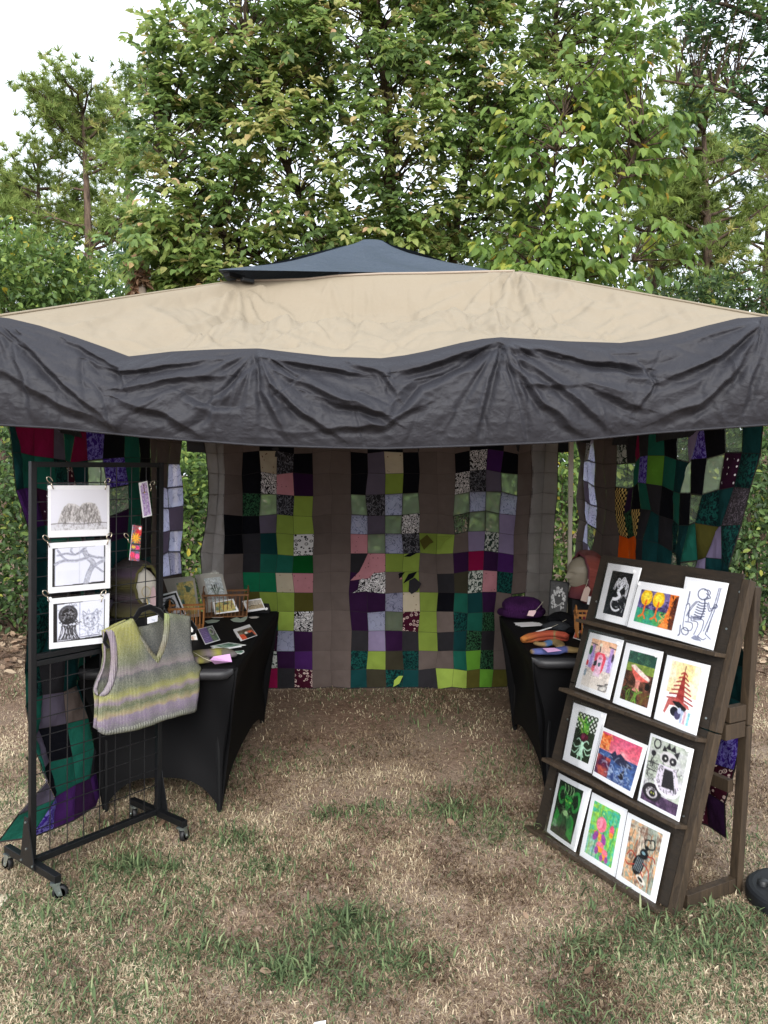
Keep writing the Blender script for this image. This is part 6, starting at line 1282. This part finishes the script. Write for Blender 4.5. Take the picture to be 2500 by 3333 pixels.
# ---------------------------------------------------------------- baskets
M_WOODA = wood('brown_basket_wood', hx('6a4428'), hx('8e6238'), 60, (1, 1, .2)); M_WOODB = wood('orange_basket_wood', hx('96602e'), hx('b88046'), 60, (1, 1, .2))
def basket(label, c, w, d, h, yaw, mat, n1, n2, handle):
    r = thing('slat_basket', (c.x, c.y, TZ), label, 'basket', 'slatted wooden baskets'); f = Vector((math.cos(yaw), math.sin(yaw), 0)); g = Vector((-f.y, f.x, 0)); o = Vector((c.x, c.y, TZ + .002))
    at = lambda u, v, z: o + f * u + g * v + Vector((0, 0, z))
    sq = [(-w / 2, -d / 2), (w / 2, -d / 2), (w / 2, d / 2), (-w / 2, d / 2)]
    rim = MB(); fl = 1.06
    for (a, b) in zip(sq, sq[1:] + sq[:1]): rim.bar(at(a[0] * fl, a[1] * fl, h), at(b[0] * fl, b[1] * fl, h), .012, .012)
    rim.build('rim', mat, r); MB().hexa([at(*s, 0) for s in sq], [at(*s, .006) for s in sq]).build('base', mat, r)
    for side, (a, b) in enumerate(zip(sq, sq[1:] + sq[:1])):
        n = n1 if side % 2 == 0 else n2
        for i in range(n + 1):
            t = i / n; u, v = a[0] + (b[0] - a[0]) * t, a[1] + (b[1] - a[1]) * t; MB().bar(at(u, v, .003), at(u * fl, v * fl, h), .004, .006, g if side % 2 == 0 else f).build('slat', mat, r)
    for sg in (-1, 1):
        MB().tube([at(sg * w / 2 * fl + .0, .5 * d * .55 * math.cos(t), h + .045 * math.sin(t)) for t in np.linspace(0, math.pi, 14)], .0035, 6).build('handle', mat, r, True)
    return at
cA = TB(728, 2010); cA.y += .09
atA = basket('brown slatted basket full of framed prints on the left table', Vector((cA.x, cA.y, 0)), .27, .19, .145, math.radians(8), M_WOODA, 11, 7, 1)
cB = TB(640, 2052); cB.y += .05
atB = basket('orange slatted basket behind the vest shoulder on the left table', Vector((cB.x - .075, cB.y + .03, 0)), .19, .13, .125, math.radians(10), M_WOODB, 9, 5, 1)
G3 = 'prints shown on the left table'
M_FRAME = simple('grey_mat_card', hx('a8a49c'), .6, .05)
def stand(label, Yb, Yt, corners, art, mg, name='art_print', cat='print', paper=None, group=G3, sticker=None, sleeve=True):
    (a, b, c, d) = corners; return sheet(name, label, cat, [P(*a, Yt), P(*b, Yt), P(*c, Yb), P(*d, Yb)], art, mg, group, sleeve, sticker, .003, 0, paper)
for i, (dx, dy) in enumerate(((-36, -6), (-24, -3), (-12, 0))):
    stand(['rearmost pale matted print leaning left of the leafy print', 'second matted print leaning behind the leafy print', 'third matted print just behind the leafy print'][i], 5.12 - .014 * i, 5.20 - .014 * i, ((568 + dx, 1891 + dy), (634 + dx * .3, 1881 + dy), (648, 2005), (590 + dx * .4, 2012)), None, None, paper=M_FRAME)
stand('large print of yellow and green leaf shapes standing on the left table', 5.06, 5.13, ((566, 1893), (634, 1881), (652, 2006), (590, 2016)), leafy(Art(40, 64, '000000', 31)), (.1, .06, .1, .08), paper=M_FRAME)
for i in range(3):
    stand(['rearmost framed print in the brown basket', 'second framed print in the brown basket', 'framed print directly behind the reed print'][i], 5.16 - .02 * i, 5.24 - .02 * i, ((634 + 6 * i, 1872 + 2 * i), (707 + 6 * i, 1861 + 3 * i), (745, 1985), (668, 1995)), None, None, paper=M_FRAME)
stand('grey print of reeds standing in the brown basket', 5.08, 5.16, ((652, 1876), (724, 1868), (750, 1972), (682, 1984)), reeds(Art(44, 50, '000000', 32)), (.13, .08, .1, .2), paper=M_FRAME)
stand('small white-bordered print leaning in the front of the brown basket', 5.02, 5.06, ((693, 1960), (760, 1949), (778, 1990), (700, 2000)), leafy(Art(30, 24, '000000', 33)), (.08, .1, .08, .1))
stand('black-bordered ink drawing of a dark swirl beside the rack post', 4.72, 4.80, ((520, 1937), (575, 1923), (607, 1999), (530, 2018)), ink_sun(Art(44, 54, '000000', 34)), (.02, .07, .07, .02))
stand('card with an orange flower standing beside the vest shoulder', 4.36, 4.40, ((600, 2030), (634, 2046), (652, 2115), (620, 2119)), Art(20, 30, 'e9e6e0', 3).ell(.55, .5, .12, .1, 'e07838').scrib(16, (.2, .3, .9, .9), .03, 'c8b8a8', .8, .3), (.05, .05, .05, .05))
lp = stand('small beach landscape print in a clear sleeve at the far end of the left table', 5.14, 5.20, ((788, 1957), (850, 1948), (865, 1984), (806, 1993)), beach(Art(44, 28, '000000', 35)), (.14, .1, .05, .16), sticker=(1.05, 1.0, .010))
e0 = P(838, 1960, 5.27); MB().hexa([(e0.x - .09, 5.21, TZ), (e0.x + .09, 5.19, TZ), (e0.x + .09, 5.27, TZ), (e0.x - .09, 5.29, TZ)], [(e0.x - .08, 5.255, .80), (e0.x + .08, 5.245, .80), (e0.x + .08, 5.255, .80), (e0.x - .08, 5.265, .80)]).build('easel_back', M_BLACKB, lp)
def flat(name, label, cat, pts, art, mg=(.04, .04, .04, .04), dz=.004, sleeve=False, group=None, lift=0., tick=.0012):
    q = [TB(*p, TZ + dz) for p in pts]; q[0].z += lift; q[1].z += lift; return sheet(name, label, cat, q, art, mg, group, sleeve, None, tick)
flat('greeting_card', 'purple card with lines of text and a green picture on the left table', 'card', (Z7(530, 940), Z7(705, 895), Z7(800, 1045), Z7(620, 1100)), purple_card(Art(40, 32, '000000', 41)), lift=.012)
flat('greeting_card', 'white card with a red-orange picture on the left table', 'card', (Z7(955, 935), Z7(1150, 872), Z7(1245, 990), Z7(1045, 1060)), orange_card(Art(40, 30, '000000', 42)), (.12, .25, .02, .02), lift=.008)
flat('greeting_card', 'white envelope under the card with the red-orange picture', 'card', (Z7(955, 925), Z7(1140, 868), Z7(1160, 900), Z7(1010, 1022)), None, None, .0005)
for i, (a, b, c, d) in enumerate((((680, 1120), (900, 1075), (1110, 1105), (860, 1150)), ((690, 1140), (930, 1090), (1060, 1125), (840, 1160)), ((900, 1190), (1080, 1170), (1090, 1190), (1050, 1215)))):
    flat('postcard', ['topmost green postcard fanned out behind the knitted mitts', 'green postcard lying under the fanned postcards', 'white-edged postcard at the right end of the knitted mitts'][i], 'postcard', (Z7(*a), Z7(*b), Z7(*c), Z7(*d)), bonesticker(Art(30, 20, '000000', 50 + i)), (.06, .1, .06, .1), .007 - .003 * i)
def sticker_shape(label, pts, fn, z=.003):
    c = [Z7(*p) for p in pts]; W = [TB(*p, TZ + z) for p in c]; n = len(W); V = W + [p + Vector((0, 0, .0012)) for p in W]
    o = mk('sticker', V, [list(range(n - 1, -1, -1)), list(range(n, 2 * n))] + [[i, (i + 1) % n, n + (i + 1) % n, n + i] for i in range(n)], fn); tag(o, label, 'sticker', 'cut-out stickers on the left table')
M_ST1 = pat('pale_green_sticker', 'b8c8ba', '3f6a5a', 'vein', 30, .05); M_ST2 = pat('white_red_sticker', 'd6d2cc', '8a5a48', 'vein', 30, .06)
def uvplan(o): pass
for lb, pts, m in (('leaf-shaped pale green sticker in the middle of the left table', ((920, 800), (1000, 770), (1040, 790), (1130, 750), (1120, 790), (1090, 820), (1040, 830), (960, 825)), M_ST1), ('wide white sticker with red lines in front of the brown basket', ((655, 765), (720, 735), (800, 725), (905, 750), (830, 775), (720, 780)), M_ST2),
                   ('oval teal and white sticker right of the orange basket', ((610, 820), (700, 800), (795, 808), (760, 830), (650, 845)), M_ST1), ('small pale sticker near the back corner of the left table', ((1140, 770), (1230, 760), (1268, 768), (1240, 782), (1170, 785)), M_ST2), ('long thin sticker beside the beach print', ((850, 712), (900, 715), (990, 745), (960, 752), (880, 735)), M_ST2)):
    sticker_shape(lb, pts, m)
# ---------------------------------------------------------------- knitted things lying on the tables
def lump(name, parent, pts, rad, mat, flat_=.5, k=14, uvs=.03):
    V, Fq = tube(pts, rad, k); zmin = TZ; V = np.array([tuple(v) for v in V]); cen = np.repeat(np.array([tuple(p) for p in pts]), k, 0)
    V[:, 2] = cen[:, 2] + (V[:, 2] - cen[:, 2]) * flat_
    V += .004 * (fbm(V[:, 0] * 40, V[:, 1] * 40, 3, 2)[:, None] - .4) * np.array([1, 1, 1.5]); V[:, 2] = np.maximum(V[:, 2], zmin + .0005)
    L = np.repeat(np.linspace(0, 1, len(pts)), k); A = np.tile(np.arange(k) / k, len(pts)); return mk(name, V, Fq, mat, parent, True, uv=np.stack([A * .12, L], 1))
def path(ps, z): return [TB(*p, TZ + (z if np.isscalar(z) else z[i])) for i, p in enumerate(ps)]
def smoothp(P_, n=4):
    p = [Vector(q) for q in P_]; o = []
    for i in range(len(p) - 1):
        p0, p1, p2, p3 = p[max(i - 1, 0)], p[i], p[i + 1], p[min(i + 2, len(p) - 1)]
        for t in np.linspace(0, 1, n, endpoint=False): o.append(.5 * (2 * p1 + (p2 - p0) * t + (2 * p0 - 5 * p1 + 4 * p2 - p3) * t * t + (3 * p1 - p0 - 3 * p2 + p3) * t ** 3))
    return o + [p[-1]]
mr = [[(0, '5a5a40'), (.2, '74704a'), (.4, '7d7078'), (.55, '94904a'), (.7, '6f6a50'), (1, '6a6466')]]
M_MITT = knit_mat('striped_mitten_knit', hood=True, ramps=mr)
mt = thing('knitted_mitts', tuple(TB(700, 2150)), 'pair of striped knitted mitts with a pink tag at the front of the left table', 'mitts')
pp = smoothp(path([Z7(420, 1230), Z7(560, 1215), Z7(720, 1200), Z7(860, 1190), Z7(965, 1225)], .022)); lump('mitt', mt, pp, list(np.interp(np.linspace(0, 1, len(pp)), [0, .3, .8, 1], [.04, .045, .04, .02])), M_MITT, .5)
pp = smoothp(path([Z7(430, 1290), Z7(540, 1290), Z7(650, 1275)], .016)); lump('mitt', mt, pp, [.036] * len(pp), M_MITT, .45)
q = [TB(*Z7(x, y), TZ + z) for x, y, z in ((675, 1285, .05), (715, 1245, .055), (915, 1213, .05), (940, 1308, .012), (735, 1335, .012))]; tagcard('price_tag', '', q, M_PINKL, TB(*Z7(480, 1190), TZ + .05), mt)
# right table
M_PURP = knit_mat('purple_chenille_knit', hood=True, ramps=[[(0, '2f1638'), (.5, '3d1c48'), (1, '34183e')]], period=.016)
ph = TB(1706, 2015); ph.y += .10; ht = thing('knitted_hat', (ph.x, ph.y, TZ), 'dark purple chunky knitted hat with a pink tag at the back of the right table', 'hat')
def hatpart(name, prof, sc, rot):
    V, Fq = lathe(prof, 48, (0, 0, 0)); V = np.array(V); a = np.arctan2(V[:, 1], V[:, 0]); r = 1 + .05 * np.sin(3 * a + rot) + .03 * np.sin(7 * a); uv = np.stack([a * .14, V[:, 2] * 8], 1)
    V[:, 0] *= sc[0] * r; V[:, 1] *= sc[1] * r; V[:, 2] += .012 * np.sin(2 * a + rot) * V[:, 2] / .1; V += np.array([ph.x, ph.y, TZ]); mk(name, V, Fq, M_PURP, ht, True, uv=uv)
hatpart('brim', [(.100, .001), (.140, .003), (.152, .014), (.153, .03), (.146, .044), (.128, .052), (.10, .054)], (1, .75), 0.5); hatpart('crown', [(.118, .045), (.138, .056), (.136, .075), (.115, .098), (.08, .112), (.03, .118), (.0, .118)], (.95, .75), 2.)
tagcard('price_tag', '', [P(*Z8(x, y), 4.84) for x, y in ((480, 1052), (505, 985), (595, 978), (602, 1000), (565, 1062))], M_PINKT, P(*Z8(700, 860), 4.9), ht)
stand('black and white linocut of a figure ringed by leaves, standing on the right table', 4.90, 4.95, (Z8(790, 570), Z8(1050, 600), Z8(1010, 1060), Z8(760, 1095)), skull_rose(Art(44, 72, '000000', 61)), (.05, .03, .05, .03), paper=M_BLACKB, group=None, sleeve=False)
bp = P(1888, 1990, 4.90); pz = P(1888, 1945, 4.90).z; pb_ = thing('pedestal_box', (bp.x, bp.y, TZ), 'tall black riser box under the hooded mannequin head on the right table', 'riser box')
MB().box((bp.x + .01, 4.95, (pz + TZ) / 2), (.062, 0, 0), (0, .062, 0), (0, 0, (pz - TZ) / 2 - .001)).build('box', M_BLACKB, pb_, bevel=.003)
mh = thing('mannequin_head', (bp.x, 4.95, pz), 'cream mannequin head facing left in a rust-red knitted hood on the right table', 'mannequin head')
hc = Vector((bp.x + .018, 4.93, pz)); M_MANN = simple('cream_mannequin', hx('8a8272'), .55, .05, 20, .05)
head_form(mh, (hc.x, hc.y, hc.z), math.radians(106), .262, M_MANN)
M_RUST = knit_mat('rust_red_knit', hood=True, ramps=[[(0, '6e4048'), (.4, '8c4a44'), (.8, '8a4a42'), (1, '6a4c4c')]]); 
hood(mh, 'knitted_hood', (hc.x + .03, hc.y - .0, hc.z + .135), math.radians(106), (.118, .118, .150), .3, M_RUST, 1.15, .04)
V, Fq = lathe([(.062, .085), (.072, .07), (.086, .03), (.094, .004), (.09, .001)], 40, (hc.x + .014, hc.y, hc.z)); o = mk('hood_collar', V, Fq, M_RUST, mh, True, uv=[(math.atan2(y - hc.y, x - hc.x) * .08, (z - hc.z) * 3) for x, y, z in V]); o.modifiers.new('thick', 'SOLIDIFY').thickness = .008
tagcard('price_tag', 'beige tag hanging from the rust-red hood', [P(*Z8(x, y), 4.76) for x, y in ((1275, 672), (1300, 655), (1335, 695), (1285, 872), (1200, 845), (1250, 690))], M_BEIGET, P(*Z8(1305, 560), 4.78))
tagcard('barcode_label', 'small white label just left of the top ledge of the stand', [P(*Z8(x, y), 4.74) for x, y in ((1305, 790), (1378, 802), (1350, 912), (1288, 898))], M_STICK)['category'] = 'label'
rp = thing('red_pouch', tuple(TB(*Z8(1290, 1060))), 'small dark red pouch beside the wooden basket on the right table', 'pouch'); V, Fq = lathe([(.004, .0), (.032, .004), (.036, .03), (.028, .055), (.014, .068), (.018, .082)], 20, tuple(TB(*Z8(1290, 1190)))); mk('bag', V, Fq, simple('dark_red_cloth', hx('7a2a38'), .8, .2, 40), rp, True)
cC = TB(1925, 2082); basket('orange slatted basket half hidden behind the art stand', Vector((cC.x + .01, cC.y + .07, 0)), .15, .13, .135, math.radians(-6), M_WOODB, 7, 5, 1)
for i in range(3):
    flat('paper_sheet', ['top sheet of the loose white papers by the purple hat', 'middle sheet of the loose white papers by the purple hat', 'bottom sheet of the loose white papers by the purple hat'][i], 'paper', (Z8(300 + 14 * i, 1150 + 5 * i), Z8(560 + 40 * i, 1140 + 4 * i), Z8(730 - 8 * i, 1185), Z8(400 - 40 * i, 1205 - 12 * i)), None, None, .008 - .0025 * i)
M_DK = [knit_mat('black_knit', hood=True, ramps=[[(0, '121216'), (1, '1a1a1e')]]), knit_mat('charcoal_knit', hood=True, ramps=[[(0, '303236'), (1, '3c3e42')]]), knit_mat('pale_grey_knit', hood=True, ramps=[[(0, '8a8490'), (1, '9a96a0')]])]
for lb, ps, zz, rr, m in (('black knitted hat heaped under the linocut', [Z8(820, 1110), Z8(930, 1070), Z8(1060, 1130), Z8(1170, 1190)], .04, [.035, .06, .055, .03], M_DK[0]), ('charcoal knitted scarf folded in front of the black hat', [Z8(700, 1200), Z8(820, 1190), Z8(950, 1200), Z8(1010, 1220)], .022, [.02, .045, .05, .03], M_DK[1]), ('pale grey knitted strap curled at the right of the black hat', [Z8(1080, 1080), Z8(1170, 1130), Z8(1205, 1190), Z8(1120, 1200)], .03, [.010, .013, .013, .010], M_DK[2]), ('black knitted mitt lying right of the charcoal scarf', [Z8(1040, 1270), Z8(1120, 1240), Z8(1210, 1230)], .02, [.02, .035, .025], M_DK[0])):
    r = thing('knitted_piece', tuple(TB(*ps[0])), lb, 'knitwear', 'dark knitwear on the right table'); pp = smoothp(path(ps, zz)); lump('knit', r, pp, list(np.interp(np.linspace(0, 1, len(pp)), np.linspace(0, 1, len(rr)), rr)), m, .6)
tagcard('price_tag', 'narrow white tag on a string in front of the dark knitwear', [TB(*Z8(x, y), TZ + z) for x, y, z in ((820, 1215, .03), (800, 1208, .032), (595, 1268, .012), (640, 1275, .012))], M_STICK, TB(*Z8(1020, 1100), TZ + .06))
hb = thing('knitted_headband', tuple(TB(*Z8(700, 1380))), 'orange and coral knitted headband on the right table', 'headband'); M_ORK = knit_mat('orange_knit', hood=True, ramps=[[(0, 'b0703a'), (.3, 'b05a40'), (.6, 'ac503e'), (.68, '8a7c56'), (.75, 'b05842'), (1, 'a84c3c')]])
for dy, z in ((0, .04), (45, .018)):
    pp = smoothp(path([Z8(420, 1365 + dy * .5), Z8(560, 1325 + dy), Z8(760, 1295 + dy), Z8(900, 1300 + dy), Z8(1020, 1330 + dy * .8)], z)); lump('band', hb, pp, list(np.interp(np.linspace(0, 1, len(pp)), [0, .15, .9, 1], [.016, .024, .024, .016])), M_ORK, .75)
M_TANK = knit_mat('tan_blue_knit', hood=True, ramps=[[(0, '8a7350'), (.25, '8a7350'), (.3, '4a6a94'), (.45, '4f6f98'), (.5, '8c7650'), (1, '7d6a4a')]]); M_BLUK = knit_mat('blue_tan_knit', hood=True, ramps=[[(0, '85704c'), (.1, '50588a'), (.7, '565e94'), (.8, '85704c'), (1, '85704c')]])
ss = thing('knitted_sock', tuple(TB(*Z8(800, 1480))), 'tan sock with a blue band lying on top of the blue sock', 'sock', 'knitted socks on the right table'); pp = smoothp(path([Z8(585, 1420), Z8(700, 1440), Z8(800, 1415), Z8(900, 1430), Z8(940, 1490)], .026)); lump('sock', ss, pp, list(np.interp(np.linspace(0, 1, len(pp)), [0, .2, .7, 1], [.016, .022, .034, .022])), M_TANK, .55)
s2 = thing('knitted_sock', tuple(TB(*Z8(800, 1550))), 'blue sock with tan toes in a pink paper band at the table front', 'sock', 'knitted socks on the right table'); pp = smoothp(path([Z8(530, 1540), Z8(660, 1535), Z8(850, 1535), Z8(1000, 1510), Z8(1190, 1525)], .02)); lump('sock', s2, pp, list(np.interp(np.linspace(0, 1, len(pp)), [0, .1, .5, .8, 1], [.016, .028, .03, .032, .02])), M_BLUK, .55)
q = [TB(*Z8(x, y), TZ + z) for x, y, z in ((690, 1495, .042), (850, 1490, .042), (945, 1525, .040), (760, 1548, .040))]; tagcard('price_tag', '', q, M_PINKL, None, s2)
flat('greeting_card', 'small dark card with a warm picture beside the right basket', 'card', (Z8(1150, 1250), Z8(1240, 1235), Z8(1235, 1400), Z8(1100, 1355)), orange_card(Art(24, 24, '000000', 66)), lift=.02)
